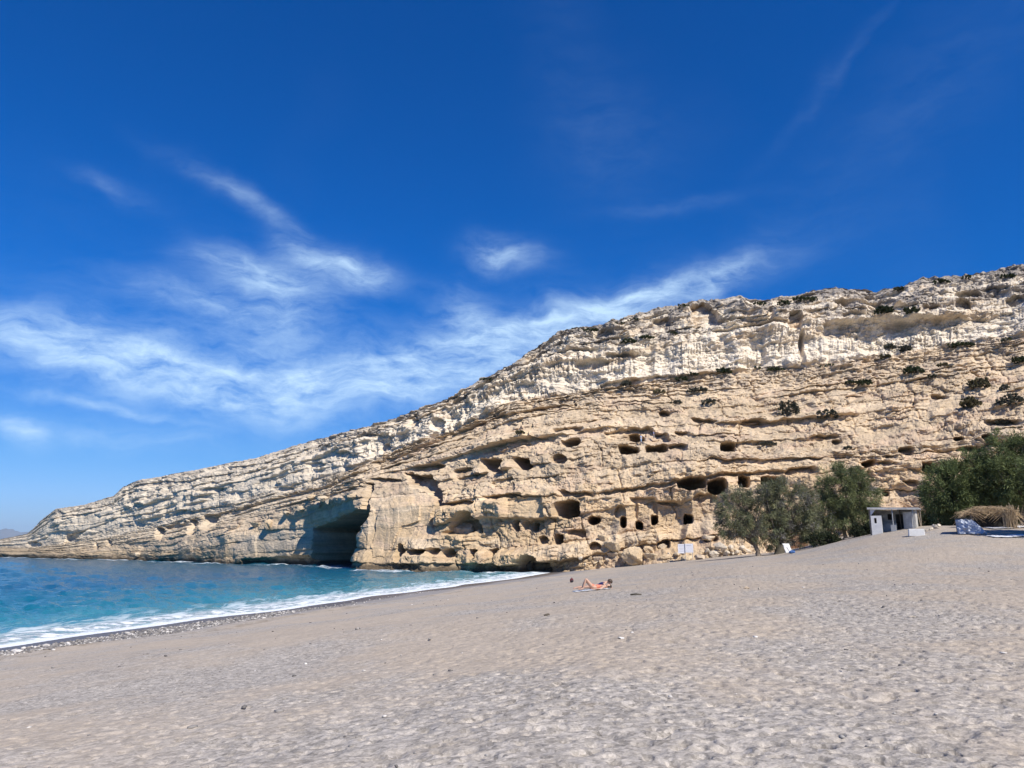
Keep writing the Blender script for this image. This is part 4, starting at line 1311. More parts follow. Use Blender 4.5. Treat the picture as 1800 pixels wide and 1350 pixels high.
def build_hut():
    M_LIME = M_WHITE_BASE
    M_WHITE = simple_mat('shaded_stained_plaster', (.50, .485, .45), .9, .38, 1.3, .4)  # stained plaster, greyed to paint in the shade of the open front
    p = hit_ground(1570, 934)
    k = p.y / F
    root = empty('beach_hut', p, facing(p) - R(6))
    tag(root, 'small flat-roofed white hut with open front beside the tall tamarisk', 'hut')
    W, Hh, D = 72 * k, 38 * k, 2.8
    x0 = -W / 2
    MB().box((x0 + .08, D / 2, Hh / 2 - .2), (.16, D, Hh + .4)).build('side_wall', M_WOOD, root)  # side face away from the sun: its shade is put into the brown colour
    MB().box((0.1, D, Hh / 2 - .2), (W - .36, .16, Hh + .4)).build('back_wall', M_WHITE, root)
    MB().box((x0 + W - .08, D / 2 + .3, Hh / 2 - .2), (.16, D - .6, Hh + .4)).build('side_wall', M_WHITE, root)
    # low front wall with a dark hatch, white gusset above
    fw = MB(); fx = x0 + .17 + 8.5 * k
    fh = 27 * k
    fw.box((x0 + .17 + 2.5 * k, -.02, fh / 2 - .2), (5 * k, .18, fh + .4)).box((x0 + .17 + 13 * k, -.02, fh / 2 - .2), (8 * k, .18, fh + .4))
    fw.box((x0 + .17 + 7 * k, -.02, (fh - 13 * k) / 2 - .2), (4 * k, .18, fh - 13 * k + .4)).box((x0 + .17 + 7 * k, -.02, fh - 2 * k), (4 * k, .18, 4 * k))
    fo = fw.build('front_wall', M_LIME, root)
    MB().box((x0 + .17 + 7 * k, .12, fh - 8 * k), (4 * k, .03, 10 * k)).build('hatch', M_DARK, fo)
    g = MB()
    n = 0
    a, b_, c_ = (x0 + .17, 0, fh), (x0 + .17 + 9 * k, 0, Hh), (x0 + .17, 0, Hh)
    for dy in (-.1, .0):
        for q in (a, b_, c_):
            g.v.append((q[0], q[1] + dy, q[2]))
    g.t += [(0, 1, 2), (5, 4, 3)]; g.q += [(0, 3, 4, 1), (1, 4, 5, 2), (2, 5, 3, 0)]
    g.build('corner_panel', M_LIME, root)
    rf = MB().box((.15, D / 2 + .05, Hh + .1), (W + .5, D + .6, .12), 0, R(1.5)).build('roof', M_GREYM, root)
    MB().box((.15, -.26, Hh + .02), (W + .5, .06, .17), 0, R(1.5)).build('fascia', M_WHITE, rf)
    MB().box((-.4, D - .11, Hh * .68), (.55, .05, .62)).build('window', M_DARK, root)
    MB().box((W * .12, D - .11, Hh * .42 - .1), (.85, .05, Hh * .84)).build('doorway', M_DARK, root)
    dr = MB().box((W * .33, .6, Hh * .45), (1.0, .06, Hh * .84), R(-28)).build('door', M_WHITE, root)
    MB().tube([(W * .33 - .36, .72, Hh * .42), (W * .33 - .36, .58, Hh * .42)], .03, 6).build('handle', M_GREYM, dr)
    MB().box((-W * .12, D - .7, .45), (1.5, .6, .9)).build('counter', M_WHITE, root)
    MB().tube([(W * .02, -.14, -.3), (W * .02, -.14, Hh)], .05, 6).build('post', M_GREYM, root)
    MB().tube([(W * .46, -.15, -.3), (W * .46, -.15, Hh)], .05, 6).build('post', M_GREYM, root)
    MB().box((W * .02, -.02, .32), (.5, .4, .7)).build('crate', M_GREYM, root)
    # mast
    q = hit_ground(1548, 934)
    m = MB().tube([(0, 0, -.3), (.05, 0, 3.0), (-.05, 0, 76 * k)], [.045, .04, .025], 6).build('mast', M_WOOD, None, loc=(q.x - .5, q.y + 1.2, q.z))
    tag(m, 'thin tall wooden mast standing behind the white hut', 'pole')


build_hut()


def build_pergola():
    p = hit_ground(1628, 926)
    k = p.y / F
    root = empty('pergola', (p.x, p.y + 2, p.z), facing(p))
    tag(root, 'bare pole pergola frame under the dark tamarisk beside the hut', 'pergola')
    for (x, y, l) in ((-24 * k, 0, .0), (8 * k, -.3, -.25), (-24 * k, 2.6, 0), (8 * k, 2.6, 0), (-8 * k, 1, 0.05)):
        MB().tube([(x, y, -.4), (x + l, y, 31 * k)], .055, 6).build('post', M_WOOD, root)
    for y in (0, 2.6):
        MB().tube([(-28 * k, y, 31 * k), (10 * k, y - .1, 31.5 * k)], .05, 6).build('beam', M_WOOD, root)
    for x in (-20, -8, 4):
        MB().tube([(x * k, -.5, 32.2 * k), (x * k, 3.0, 32.2 * k)], .035, 5).build('rafter', M_WOOD, root)
    # small square sun shade on one post
    q = hit_ground(1657, 924)
    k = q.y / F
    r2 = empty('sunshade', (q.x, q.y + .5, q.z), facing(q))
    tag(r2, 'small pale pyramid sunshade on a single post under the trees', 'sunshade')
    MB().tube([(0, 0, -.3), (-.06, 0, 24 * k)], .045, 6).build('post', M_WOOD, r2)
    s = MB()
    w, z = 15 * k, 22 * k
    s.v = [(-w, -w * .8, z), (w, -w * .8, z), (w, w * .8, z), (-w, w * .8, z), (-.05, 0, z + 5 * k),
           (-w, -w * .8, z - .1), (w, -w * .8, z - .1), (w, w * .8, z - .1), (-w, w * .8, z - .1)]
    s.t = [(0, 1, 4), (1, 2, 4), (2, 3, 4), (3, 0, 4)]
    s.q = [(5, 6, 1, 0), (6, 7, 2, 1), (7, 8, 3, 2), (8, 5, 0, 3), (8, 7, 6, 5)]
    s.build('canopy', M_WHITE, r2)


build_pergola()


def reed_mesh(name, seed, strands, col, thick):
    """strands: list of (point list); each a thin reed with its own tone"""
    rs = random.Random(seed)
    mb = MB(); tones = []
    for pts in strands:
        n0 = len(mb.v)
        mb.tube(pts, [thick, thick * .8] + [thick * .5] * (len(pts) - 2), 4)
        t = rs.uniform(.6, 1.4)
        tones += [[c * t for c in col]] * (len(mb.v) - n0)
    me = mb.mesh(name)
    add_color(me, np.array(tones))
    return me


def build_thatch():
    rs = random.Random(31)
    p = hit_ground(1742, 930)
    k = p.y / F
    yb = p.y + 1.0
    base = on_ground(1742, yb)
    root = empty('straw_shelter', base, facing(base))
    tag(root, 'collapsed straw shelter with shaggy thatch and dark hollow below', 'shelter')
    for (x, y) in ((-26 * k, 0), (26 * k, 0), (-24 * k, 1.8), (24 * k, 1.8)):
        MB().tube([(x, y, -.4), (x * .95, y, 26 * k)], .06, 6).build('post', M_WOOD, root)
    strands = []
    for i in range(520):                       # arched heap of straw
        a = rs.uniform(-1, 1)
        x = a * 33 * k
        zt = (36 - 9 * a * a) * k * rs.uniform(.86, 1.05)
        y = rs.uniform(-.5, 2.2)
        ln = rs.uniform(.7, 1.6); sw = rs.uniform(-.9, .9)
        dx, dz = ln * math.cos(sw) * rs.choice((-1, 1)), -ln * rs.uniform(.05, .6) * (.4 + abs(a))
        strands.append([(x, y, zt), (x + dx * .5, y - rs.uniform(0, .3), zt + dz * .35 + .08), (x + dx, y - rs.uniform(0, .5), zt + dz)])
    link('thatch', reed_mesh('thatch', 1, strands, (.42, .31, .19), .022), M_STRAW, root)
    strands = []
    for i in range(150):                       # upright sheaf at the right end
        x = 33 * k + rs.gauss(0, 4.5 * k); y = -.4 + rs.gauss(0, .2)
        strands.append([(x, y, -.05), (x + rs.uniform(-.1, .1), y, 16 * k), (x + rs.gauss(0, .28), y + rs.uniform(-.2, .2), rs.uniform(28, 40) * k)])
    link('straw_sheaf', reed_mesh('straw_sheaf', 2, strands, (.47, .36, .23), .022), M_STRAW, root)
    MB().box((0, 2.3, 11 * k), (60 * k, .08, 24 * k)).build('dark_shade_backing', M_DARK, root)  # added dark sheet, stands in for the shade in the hollow
    # leaning pole
    q = on_ground(1806, yb)
    o = MB().tube([(0, 0, -.2), (-.9, .1, 1.6), (-1.3, .1, 2.35)], [.05, .045, .03], 6).build('leaning_pole', M_WOOD, None, loc=(q.x, q.y, q.z))
    tag(o, 'bare leaning pole beside the straw shelter', 'pole')


build_thatch()


def build_tarp():
    p = hit_ground(1706, 938)
    k = p.y / F
    root = empty('covered_stack', p, facing(p))
    tag(root, 'stack under a crumpled blue-white tarpaulin next to the straw shelter', 'tarpaulin')
    nu, nv = 40, 26
    u, v = np.meshgrid(np.linspace(0, 1, nu), np.linspace(0, 1, nv))
    topx = -21 * k + u * 24 * k
    botx = -19 * k + u * 44 * k
    t = v ** 0.8
    x = topx * (1 - t) + botx * t
    z = (25 * k) * (1 - v) - .03 + .02 * np.sin(u * 30)
    fold = .16 * perlin(u * 7 + 2 * v, v * 1.6, 152) * (0.3 + v) + .16 * perlin(u * 5, v * 4, 150) + .07 * perlin(u * 13, v * 9, 151)
    y = -.35 - .55 * v + fold - .3 * np.sin(u * math.pi)
    me = mesh_from('tarpaulin', np.stack([x, y, z], -1), grid_faces(nv, nu)[:, ::-1], smooth=True)
    o = link('tarpaulin_sheet', me, simple_mat('tarp_plastic', (.37, .41, .48), .45, .3, 2.2, .2, .5), root)
    md = o.modifiers.new('thickness', 'SOLIDIFY'); md.thickness = .02
    MB().box((-9 * k, .5, 12 * k), (23 * k, 1.4, 24 * k)).build('crate_stack', M_WOOD, root)
    MB().box((-9.5 * k, .3, 26 * k), (26 * k, 1.9, .12)).build('top_board', M_DARK, root)
    # pale sheets laid on the ground
    def sheet(px0, py0, wpx, dep, name, label, seed):
        q = hit_ground(px0, py0)
        kk = q.y / F
        nu, nv = 40, 14
        uu, vv = np.meshgrid(np.linspace(-.5, .5, nu), np.linspace(0, 1, nv))
        X = q.x + uu * wpx * kk; Y = q.y + vv * dep + .2 * np.sin(uu * 9)
        Z = ground_z(X, Y) + .06 + .10 * np.abs(fbm(X * 1.3, Y * 1.3, 3, seed)) * np.clip(1 - np.abs(uu) * 1.6, 0, 1)
        me = mesh_from(name, np.stack([X - q.x, Y - q.y, Z - q.z], -1), grid_faces(nv, nu), smooth=True)
        o = link(name, me, simple_mat(name + '_cloth', (.66, .66, .67), .6, .12, 3, .2), None, loc=q)
        md = o.modifiers.new('thickness', 'SOLIDIFY'); md.thickness = .03; md.offset = 1
        tag(o, label, 'ground sheet')
    sheet(1786, 929, 74, 1.6, 'ground_sheet', 'crumpled white sheet on the ground below the straw sheaf', 160)
    sheet(1790, 945, 76, 1.3, 'paved_strip', 'long flat pale strip on the sand in front of the tarpaulin', 165)
    # concrete block and painted stones
    q = hit_ground(1612, 942); kk = q.y / F
    mb = MB(); mb.box((0, .35, .30), (25 * kk, .8, .68), 0, 0, .96)
    o = mb.build('concrete_block', M_WHITE, None, loc=q, rz=facing(q) + R(5))
    bv = o.modifiers.new('bevel', 'BEVEL'); bv.width = .04; bv.segments = 2
    tag(o, 'low white concrete block on the sand in front of the hut', 'concrete block')
    for i, (px, py, w, h) in enumerate([(1637, 932, 10, 7), (1645, 929, 12, 9), (1650, 926, 9, 7), (1628, 934, 7, 4), (1641, 926, 8, 6)]):
        g = hit_ground(px, py); kk = g.y / F
        o = bpy.data.objects.new('painted_stone', B_PALE[i % 3]); COL.objects.link(o)
        o.scale = (w * kk * .5, w * kk * .4, h * kk * .5); o.location = (g.x, g.y, g.z + h * kk * .3); o.rotation_euler = (0, 0, i * 1.9)
        tag(o, 'white stone in the small pile beside the concrete block', 'stone', 'white stones by the concrete block')


build_tarp()


def build_reeds_and_bag():
    rs = random.Random(5)
    p = on_ground(1402, hit_ground(1402, 964).y + 1.2)
    k = p.y / F
    root = empty('reed_screen', p, facing(p))
    tag(root, 'short reddish reed screen standing behind the tamarisk trunks', 'screen')
    strands = []
    for i in range(170):
        x = (-17 + 34 * i / 169) * k
        h = rs.uniform(23, 31) * k * (1 - .25 * max(0, x / (17 * k)))
        strands.append([(x, rs.uniform(-.08, .08), -.1), (x + rs.uniform(-.05, .05), rs.uniform(-.08, .08), h * .55), (x + rs.uniform(-.1, .1), rs.uniform(-.1, .1), h)])
    link('reeds', reed_mesh('reeds', 3, strands, (.40, .225, .125), .024), M_STRAW, root)
    for z in (.5, 1.2):
        MB().tube([(-17 * k, -.12, z), (17 * k, -.12, z)], .025, 5).build('rail', M_WOOD, root)
    g = hit_ground(1391, 973)
    mb = MB()
    bm = bmesh.new(); bmesh.ops.create_icosphere(bm, subdivisions=3, radius=.33)
    for v in bm.verts:
        v.co.z *= .75; v.co.x *= 1.25
        v.co *= 1 + .12 * math.sin(v.co.x * 14) * math.cos(v.co.z * 11)
    me = bpy.data.meshes.new('bag'); bm.to_mesh(me); bm.free()
    o = link('beach_bag', me, simple_mat('blue_fabric', (.05, .12, .30), .7, .3, 8), None, loc=(g.x + .15, g.y, g.z + .18))
    tag(o, 'round blue bag on the sand at the foot of the dark trunk', 'bag')
    u, v = np.meshgrid(np.linspace(-.5, .5, 16), np.linspace(0, 1, 22))
    X = u * .9 + .25 * v; Y = .25 - .35 * v + .10 * perlin(u * 5, v * 3, 153); Z = 1.25 * (1 - v) ** .8 + .03
    me = mesh_from('towel', np.stack([X, Y, Z], -1), grid_faces(22, 16)[:, ::-1], smooth=True)
    o = link('hanging_cloth', me, M_WHITE, None, loc=(g.x - .45, g.y + .35, g.z))
    md = o.modifiers.new('thickness', 'SOLIDIFY'); md.thickness = .02
    tag(o, 'white cloth hung from the tamarisk trunk down to the sand', 'cloth')


build_reeds_and_bag()


# ------------------------------------------------------------------ notice board and fence posts
def build_sign():
    p = hit_ground(1204, 977)
    Ys = min([p.y] + [on_cliff(x_, y_).y - 2.2 for x_ in range(1188, 1224, 4) for y_ in (950, 958, 966, 974)])
    p = on_ground(1204, Ys)
    k = p.y / F
    root = empty('notice_board', p, facing(p) - R(4))
    tag(root, 'white double-panel notice board on a thin post among the rocks', 'sign')
    MB().tube([(0, -.06, -.4), (0, -.06, 30 * k)], .05, 8).build('post', M_GREYM, root)
    MB().tube([(12 * k, .05, -.4), (12 * k, .05, 28 * k)], .05, 8).build('post', M_GREYM, root)
    mp = simple_mat('sign_paint', (.76, .76, .80), .5, .05, 3)
    ml = simple_mat('faded_print', (.42, .44, .50), .6, .2, 20)
    a = MB().box((-6.3 * k, 0, 20 * k), (11.6 * k, .04, 15.5 * k), R(3)).build('panel', mp, root)
    for r in range(5):
        MB().box((-6.3 * k + (.3 - .1 * (r % 2)) * k, -.028, (25.5 - r * 2.4) * k), ((9.5 - (r * 37 % 4)) * k, .008, .42 * k), R(3)).build('faded_line', ml, a)
    b_ = MB().box((6.9 * k, 0, 21 * k), (13.4 * k, .04, 15 * k), R(-2)).build('panel', mp, root)
    MB().box((6 * k, -.028, 25.6 * k), (8 * k, .008, .5 * k), R(-2)).build('faded_line', ml, b_)


build_sign()
for i, (px, py, h) in enumerate([(928, 968, 12), (938, 972, 14), (945, 972, 16), (960, 974, 12), (987, 972, 10), (1014, 970, 14), (1248, 960, 12), (1272, 962, 14), (1300, 958, 12)]):
    c = on_cliff(px, py)
    k = c.y / F
    o = MB().tube([(0, 0, -.5), (.05, 0, h * k)], .06, 6).build('fence_post', M_WOOD, None, loc=c)
    tag(o, 'thin wooden fence post on the ledge above the beach', 'post', 'fence posts on the lower ledge')

# ------------------------------------------------------------------ people
M_SKIN = simple_mat('skin', (.50, .31, .22), .55, .08, 10)
M_HAIR = simple_mat('dark_hair', (.035, .024, .018), .6, .3, 30)


def skin_part(name, pts, edges, rad, mat, parent, root=0, sub=2):
    me = bpy.data.meshes.new(name)
    me.from_pydata([tuple(p) for p in pts], edges, [])
    o = link(name, me, mat, parent)
    md = o.modifiers.new('skin', 'SKIN')
    md.use_smooth_shade = True
    if not me.skin_vertices:
        me.skin_vertices.new()
    sv = me.skin_vertices[0].data
    for i, r in enumerate(rad):
        sv[i].radius = (r, r) if not hasattr(r, '__len__') else r
        sv[i].use_root = (i == root)
    sd = o.modifiers.new('subdivision', 'SUBSURF'); sd.levels = sub; sd.render_levels = sub
    return o


def ellipsoid(name, c, r, mat, parent, sub=3, rot=(0, 0, 0), cut=None):
    bm = bmesh.new(); bmesh.ops.create_icosphere(bm, subdivisions=sub, radius=1.0)
    for v in bm.verts:
        v.co = Vector((v.co.x * r[0], v.co.y * r[1], v.co.z * r[2]))
    if cut:
        bmesh.ops.delete(bm, geom=[v for v in bm.verts if cut(v.co)], context='VERTS')
    me = bpy.data.meshes.new(name); bm.to_mesh(me); bm.free()
    me.polygons.foreach_set('use_smooth', np.ones(len(me.polygons), bool))
    me.transform(Matrix.Rotation(rot[2], 4, 'Z') @ Matrix.Rotation(rot[1], 4, 'Y') @ Matrix.Rotation(rot[0], 4, 'X'))
    o = link(name, me, mat, parent, loc=c)
    return o


def hand(pts, edges, rad, wrist, d, side):
    """palm plus five short bent fingers appended to a skin skeleton; wrist is an index"""
    w = Vector(pts[wrist]); d = Vector(d).normalized(); side = Vector(side).normalized()
    n = d.cross(side).normalized()
    palm = len(pts); pts.append(w + d * .05); edges.append((wrist, palm)); rad.append((.034, .018))
    for i, (off, ln) in enumerate(((-.03, .062), (-.010, .072), (.010, .068), (.03, .052))):
        a = len(pts)
        pts.append(w + d * .092 + side * off); edges.append((palm, a)); rad.append(.0095)
        pts.append(w + d * (.092 + ln * .6) + side * off * 1.15 + n * .010); edges.append((a, a + 1)); rad.append(.0085)
        pts.append(w + d * (.092 + ln) + side * off * 1.1 + n * .024); edges.append((a + 1, a + 2)); rad.append(.0075)
    a = len(pts)
    pts.append(w + d * .045 - side * .045); edges.append((palm, a)); rad.append(.011)
    pts.append(w + d * .085 - side * .062 + n * .012); edges.append((a, a + 1)); rad.append(.009)


def lying_person(label, loc, rz, top_mat, bottom_mat, knees=True, prone=False, hair_mat=M_HAIR):
    root = empty('person', loc, rz)
    root.scale = (1.1, 1.1, 1.1)
    tag(root, label, 'person', None)
    # body axis +X towards the head
    P = [(0, 0, .13), (.17, 0, .13), (.33, 0, .145 if not prone else .20), (.47, 0, .15 if not prone else .27), (.555, 0, .155 if not prone else .31), (.61, 0, .16 if not prone else .33)]
    E = [(0, 1), (1, 2), (2, 3), (3, 4), (4, 5)]
    Rd = [(.155, .105), (.135, .09), (.15, .10), (.155, .085), (.055, .055), (.05, .05)]
    for s in (-1, 1):
        n = len(P)
        if knees:
            lift = .50 if s < 0 else .44
            P += [(-.03, .09 * s, .12), (-.20, .10 * s, .30), (-.34, .11 * s, lift), (-.41, .11 * s, lift * .55), (-.48, .11 * s, .08), (-.56, .12 * s, .045), (-.68, .13 * s, .035)]
        else:
            P += [(-.03, .09 * s, .12), (-.24, .10 * s, .10), (-.45, .11 * s, .085), (-.65, .12 * s, .08), (-.84, .12 * s, .06), (-.90, .13 * s, .045), (-.98, .14 * s, .03)]
        E += [(0, n)] + [(n + i, n + i + 1) for i in range(6)]
        Rd += [.095, .082, .06, .055, .038, (.042, .032), (.04, .018)]
    for s in (-1, 1):
        n = len(P)
        if prone:
            P += [(.44, .17 * s, .24), (.50, .22 * s, .10), (.56, .24 * s, .05), (.70, .14 * s, .045)]
        else:
            P += [(.45, .17 * s, .14), (.30, .26 * s, .08), (.20, .30 * s, .06), (.02, .27 * s, .05)]
        E += [(3, n), (n, n + 1), (n + 1, n + 2), (n + 2, n + 3)]
        Rd += [.055, .043, .037, .026]
        dd = Vector(P[n + 3]) - Vector(P[n + 2])
        hand(P, E, Rd, n + 3, dd, Vector((-dd.y, dd.x, 0)))
    skin_part('body', P, E, Rd, M_SKIN, root, 0, 1)
    # clothes a little outside the body
    hz = .16 if not prone else .33
    skin_part('top', [(.10, 0, .135), (.20, 0, .135), (.33, 0, .15 if not prone else .205), (.46, 0, .155 if not prone else .27), (.45, .15, .15 if not prone else .25), (.45, -.15, .15 if not prone else .25)],
              [(0, 1), (1, 2), (2, 3), (3, 4), (3, 5)], [(.155, .108), (.148, .103), (.165, .113), (.165, .10), .07, .07], top_mat, root, 0, 2)
    if knees:
        skin_part('shorts', [(.11, 0, .13), (0, 0, .13), (-.03, .09, .125), (-.16, .10, .255), (-.03, -.09, .125), (-.16, -.10, .265)], [(0, 1), (1, 2), (2, 3), (1, 4), (4, 5)],
                  [(.15, .10), (.165, .115), .105, .098, .105, .098], bottom_mat, root, 1, 2)
    else:
        skin_part('shorts', [(.11, 0, .13), (0, 0, .13), (-.03, .09, .125), (-.22, .10, .11), (-.03, -.09, .125), (-.22, -.10, .11)], [(0, 1), (1, 2), (2, 3), (1, 4), (4, 5)],
                  [(.15, .10), (.165, .115), .105, .095, .105, .095], bottom_mat, root, 1, 2)
    # head: face up when on the back, face down and forward when prone
    hx = .70 if not prone else .70
    up = 1 if not prone else -1
    head = ellipsoid('head', (hx, 0, hz), (.115, .075, .095), M_SKIN, root)
    ellipsoid('nose', (hx - .01, 0, hz + up * .098), (.02, .014, .02), M_SKIN, head).location = (-.01, 0, up * .098)
    for s in (-1, 1):
        ellipsoid('ear', (0, 0, 0), (.03, .012, .022), M_SKIN, head, 2).location = (.0, .077 * s, 0)
        ellipsoid('eye', (0, 0, 0), (.009, .014, .006), M_HAIR, head, 2).location = (.028, .03 * s, up * .086)
    ellipsoid('mouth', (0, 0, 0), (.008, .024, .006), simple_mat('lips', (.42, .16, .13), .5), head, 2).location = (-.052, 0, up * .083)
    h = ellipsoid('hair', (0, 0, 0), (.135, .10, .115), hair_mat, head, 3, cut=(lambda c: (c.z * up > .05 and c.x < .06) or c.x < -.085))
    h.location = (.022, 0, -.012 * up)
    md = h.modifiers.new('thickness', 'SOLIDIFY'); md.thickness = .015
    return root


def standing_person(label, p, rz, shirt, trousers, hgt=1.68, step=.1):
    root = empty('person', p, rz)
    root.scale = (hgt / 1.72,) * 3
    tag(root, label, 'person')
    P = [(0, 0, .95), (0, 0, 1.12), (0, 0, 1.30), (0, 0, 1.42), (0, 0, 1.50), (0, .01, 1.54)]
    E = [(0, 1), (1, 2), (2, 3), (3, 4), (4, 5)]
    Rd = [(.15, .10), (.13, .09), (.155, .10), (.14, .085), .05, .048]
    for s in (-1, 1):
        n = len(P)
        P += [(.09 * s, 0, .88), (.10 * s, step * s, .50), (.10 * s, step * s * 1.2, .10), (.11 * s, step * s * 1.2 - .10, .035)]
        E += [(0, n), (n, n + 1), (n + 1, n + 2), (n + 2, n + 3)]
        Rd += [.09, .058, .038, (.04, .03)]
    for s in (-1, 1):
        n = len(P)
        P += [(.18 * s, 0, 1.38), (.24 * s, .03, 1.12), (.25 * s, -.05, .88)]
        E += [(3, n), (n, n + 1), (n + 1, n + 2)]
        Rd += [.055, .042, .027]
        hand(P, E, Rd, n + 2, (0, -.1, -1), (0, 1, 0))
    skin_part('body', P, E, Rd, M_SKIN, root, 0, 1)
    skin_part('shirt', [(0, 0, .93), (0, 0, 1.12), (0, 0, 1.30), (0, 0, 1.42), (.17, 0, 1.38), (.22, .02, 1.20), (-.17, 0, 1.38), (-.22, .02, 1.20)],
              [(0, 1), (1, 2), (2, 3), (3, 4), (4, 5), (3, 6), (6, 7)], [(.165, .115), (.15, .105), (.17, .115), (.15, .095), .07, .06, .07, .06], shirt, root, 0, 2)
    skin_part('trousers', [(0, 0, .97), (0, 0, .88), (.09, 0, .82), (.10, step, .48), (.10, step * 1.2, .16), (-.09, 0, .82), (-.10, -step, .48), (-.10, -step * 1.2, .16)],
              [(0, 1), (1, 2), (2, 3), (3, 4), (1, 5), (5, 6), (6, 7)], [(.155, .11), (.165, .115), .10, .075, .062, .10, .075, .062], trousers, root, 0, 2)
    hd = ellipsoid('head', (0, 0, 1.62), (.075, .095, .115), M_SKIN, root)
    ellipsoid('nose', (0, 0, 0), (.014, .02, .02), M_SKIN, hd, 2).location = (0, -.098, -.01)
    for s in (-1, 1):
        ellipsoid('ear', (0, 0, 0), (.012, .022, .03), M_SKIN, hd, 2).location = (.077 * s, 0, 0)
    h = ellipsoid('hair', (0, 0, 0), (.09, .11, .125), M_HAIR, hd, 3, cut=lambda c: c.y < -.03 and c.z < .06 or c.z < -.07)
    h.location = (0, .01, .012)
    md = h.modifiers.new('thickness', 'SOLIDIFY'); md.thickness = .012


CORAL = simple_mat('coral_fabric', (.78, .22, .13), .8, .35, 9)
PALE_C = simple_mat('white_fabric', (.78, .78, .78), .8, .08, 9)
NAVY = simple_mat('navy_fabric', (.018, .025, .12), .8, .25, 9)
RED = simple_mat('red_fabric', (.50, .05, .07), .8, .25, 9)
BLUE_L = simple_mat('light_blue_fabric', (.34, .48, .68), .8, .15, 9)
BLUE_M = simple_mat('blue_fabric_mid', (.10, .20, .48), .8, .15, 9)
BLACK = simple_mat('dark_fabric', (.03, .03, .035), .8, .2, 9)
GREYF = simple_mat('grey_fabric', (.30, .29, .28), .8, .2, 9)

pb = hit_ground(1041, 1038)
kb = pb.y / F
lying_person('sunbather on the back with raised knees in coral clothes, on a white towel', Vector((pb.x + .05, pb.y, pb.z + .03)), R(4), CORAL, CORAL, True, False)
pb2 = Vector((pb.x + .18, pb.y + .75, 0)); pb2.z = float(ground_z(pb2.x, pb2.y)) + .03
lying_person('sunbather in a navy top propped on the elbows behind the coral-clad one', pb2, R(-3), NAVY, RED, False, True, simple_mat('brown_hair', (.06, .04, .028), .6, .3, 30))
for (dx, dy, nm, mt, lab, w, d) in ((0, 0, 'beach_towel', PALE_C, 'white towel under the sunbather with raised knees', 1.75, .62), (0, .78, 'beach_towel', BLUE_L, 'light blue towel under the sunbather in navy', 1.85, .6)):
    u, v = np.meshgrid(np.linspace(-.5, .5, 40), np.linspace(-.5, .5, 16))
    X = pb.x + dx + .02 + u * w; Y = pb.y + dy + v * d
    Z = ground_z(X, Y) + .02 + .02 * np.abs(fbm(X * 3, Y * 3, 2, 170))
    me = mesh_from(nm, np.stack([X - pb.x, Y - pb.y, Z - pb.z], -1), grid_faces(16, 40), smooth=True)
    o = link(nm, me, mt, None, loc=pb)
    md = o.modifiers.new('thickness', 'SOLIDIFY'); md.thickness = .012; md.offset = 1
    tag(o, lab, 'towel')
# rucksack
pr = hit_ground(1005, 1024)
root = empty('rucksack', pr, .4)
tag(root, 'dark red rucksack standing on the sand near the sunbathers', 'rucksack')
ellipsoid('bag_body', (0, 0, .17), (.17, .12, .21), simple_mat('maroon_fabric', (.10, .018, .025), .8, .25, 12), root)
ellipsoid('front_pocket', (0, -.10, .12), (.12, .05, .10), BLACK, root)
MB().tube([(-.05, 0, .36), (-.03, 0, .42), (.03, 0, .42), (.05, 0, .36)], .012, 6).build('handle', BLACK, root, True)
# visitors on the upper cave ledge
for (px, py, rz, sh, tr, lab, hh) in ((1126, 775, .5, BLUE_L, BLUE_L, 'visitor in light blue on the upper cave ledge', 1.75), (1134, 773, -2.4, BLACK, GREYF, 'visitor in dark clothes on the upper cave ledge', 1.6), (1150, 771, 1.2, BLUE_M, GREYF, 'visitor in a blue top apart from the other two on the cave ledge', 1.7)):
    standing_person(lab, on_cliff(px, py + 5) + Vector((0, -.3, .35)), rz, sh, tr, hh * 1.05)


# ------------------------------------------------------------------ small things on the sand
def stone(px, py, w, h, name, label, cat, bank, i=0, group=None):
    g = hit_ground(px, py); k = g.y / F
    o = bpy.data.objects.new(name, bank[i % len(bank)]); COL.objects.link(o)
    o.scale = (w * k * .5, w * k * .42, h * k * .6); o.location = (g.x, g.y, g.z + h * k * .25); o.rotation_euler = (0, 0, i * 1.3 + .4)
    tag(o, label, cat, group)


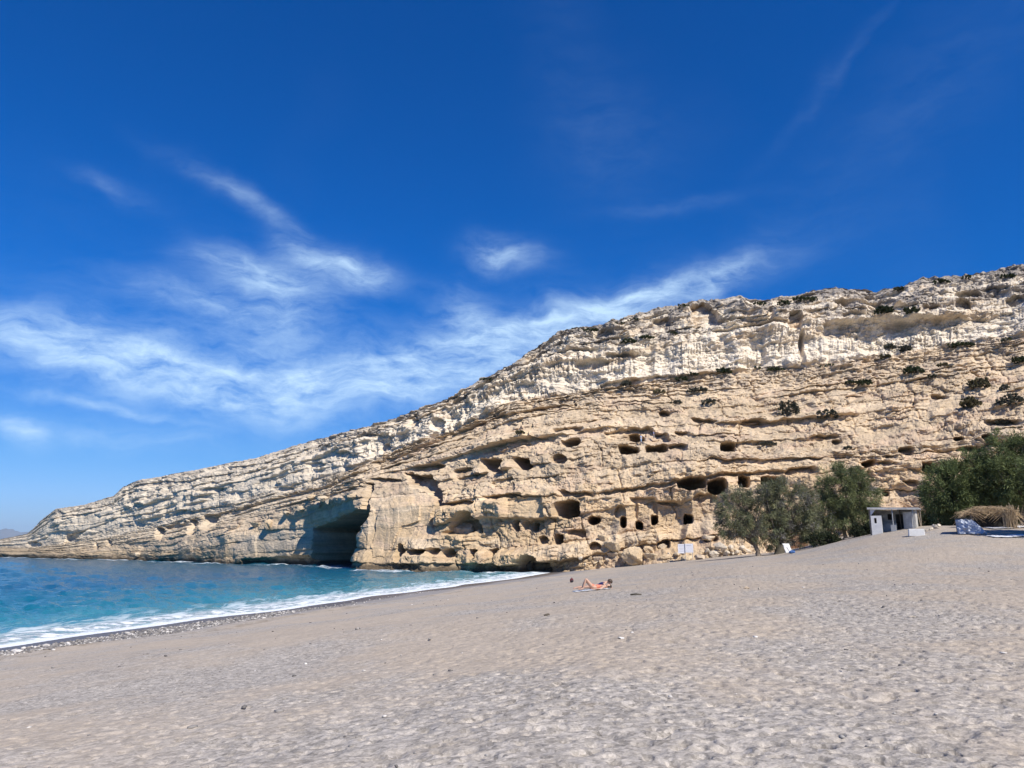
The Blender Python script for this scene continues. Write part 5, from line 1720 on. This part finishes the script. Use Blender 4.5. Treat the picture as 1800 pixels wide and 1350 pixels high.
stone(1312, 1035, 9, 6, 'stone', 'tan stone lying alone on the open sand', 'stone', B_TAN, 2)
stone(1334, 1036, 6, 4, 'stone', 'small pale stone just beside the lone tan stone', 'stone', B_PALE, 1)
stone(1092, 1122, 11, 3, 'stone', 'flat white stone on the sand', 'stone', [boulder_mesh(460, (.74, .73, .70))], 0)
stone(1603, 1084, 14, 2, 'stone', 'flat pale stone on the trampled sand', 'stone', B_PALE, 2)
stone(962, 1082, 13, 5, 'stone', 'dark clump of dried seaweed and stone on the sand', 'stone', B_DARK, 1)
g = hit_ground(1118, 1047)
o = MB().tube([(-.22, 0, .04), (0, .02, .06), (.22, -.02, .05)], [.03, .035, .02], 7).build('driftwood', M_IVY, None, True, loc=g)
tag(o, 'short dark driftwood stick lying on the sand near the sunbathers', 'driftwood')


# ------------------------------------------------------------------ far coast and the air before it
def build_far_coast():
    nx_, ny_ = 150, 24
    u, v = np.meshgrid(np.linspace(0, 1, nx_), np.linspace(0, 1, ny_))
    X = -34000 + 24000 * u
    Y = 30000 + 6000 * v
    ridge = 520 + 280 * fbm(u * 5 + .7, u * 0 + .3, 5, 180) + 240 * np.exp(-((u - .50) / .10) ** 2)
    Z = -20 + 0.62 * np.clip(ridge, 60, None) * np.sin(np.clip(v, 0, 1) * math.pi) ** 0.8 * sstep(1.0, .72, u) * sstep(0, .1, u) * (1 + .25 * fbm(u * 40, v * 8, 4, 185))
    me = mesh_from('far_hills', np.stack([X, Y, Z], -1), grid_faces(ny_, nx_), smooth=True)
    o = link('far_hills', me, simple_mat('scrub_hillside', (.17, .17, .16), .95, .25, .0008))
    tag(o, kind='structure')
    bm = bmesh.new(); bmesh.ops.create_cube(bm, size=1.0)
    for vtx in bm.verts:
        vtx.co.x = -44000 if vtx.co.x < 0 else 24000
        vtx.co.y = -6000 if vtx.co.y < 0 else 44000
        vtx.co.z = -45 if vtx.co.z < 0 else 900
    me = bpy.data.meshes.new('haze'); bm.to_mesh(me); bm.free()
    m = bpy.data.materials.new('thin_air_haze'); m.use_nodes = True
    N = m.node_tree.nodes; N.clear()
    out = N.new('ShaderNodeOutputMaterial'); vol = N.new('ShaderNodeVolumePrincipled')
    vol.inputs['Color'].default_value = (.50, .72, 1.0, 1)
    vol.inputs['Density'].default_value = 1.7e-5
    m.node_tree.links.new(vol.outputs[0], out.inputs['Volume'])
    o = link('haze', me, m)
    tag(o, kind='stuff')


build_far_coast()
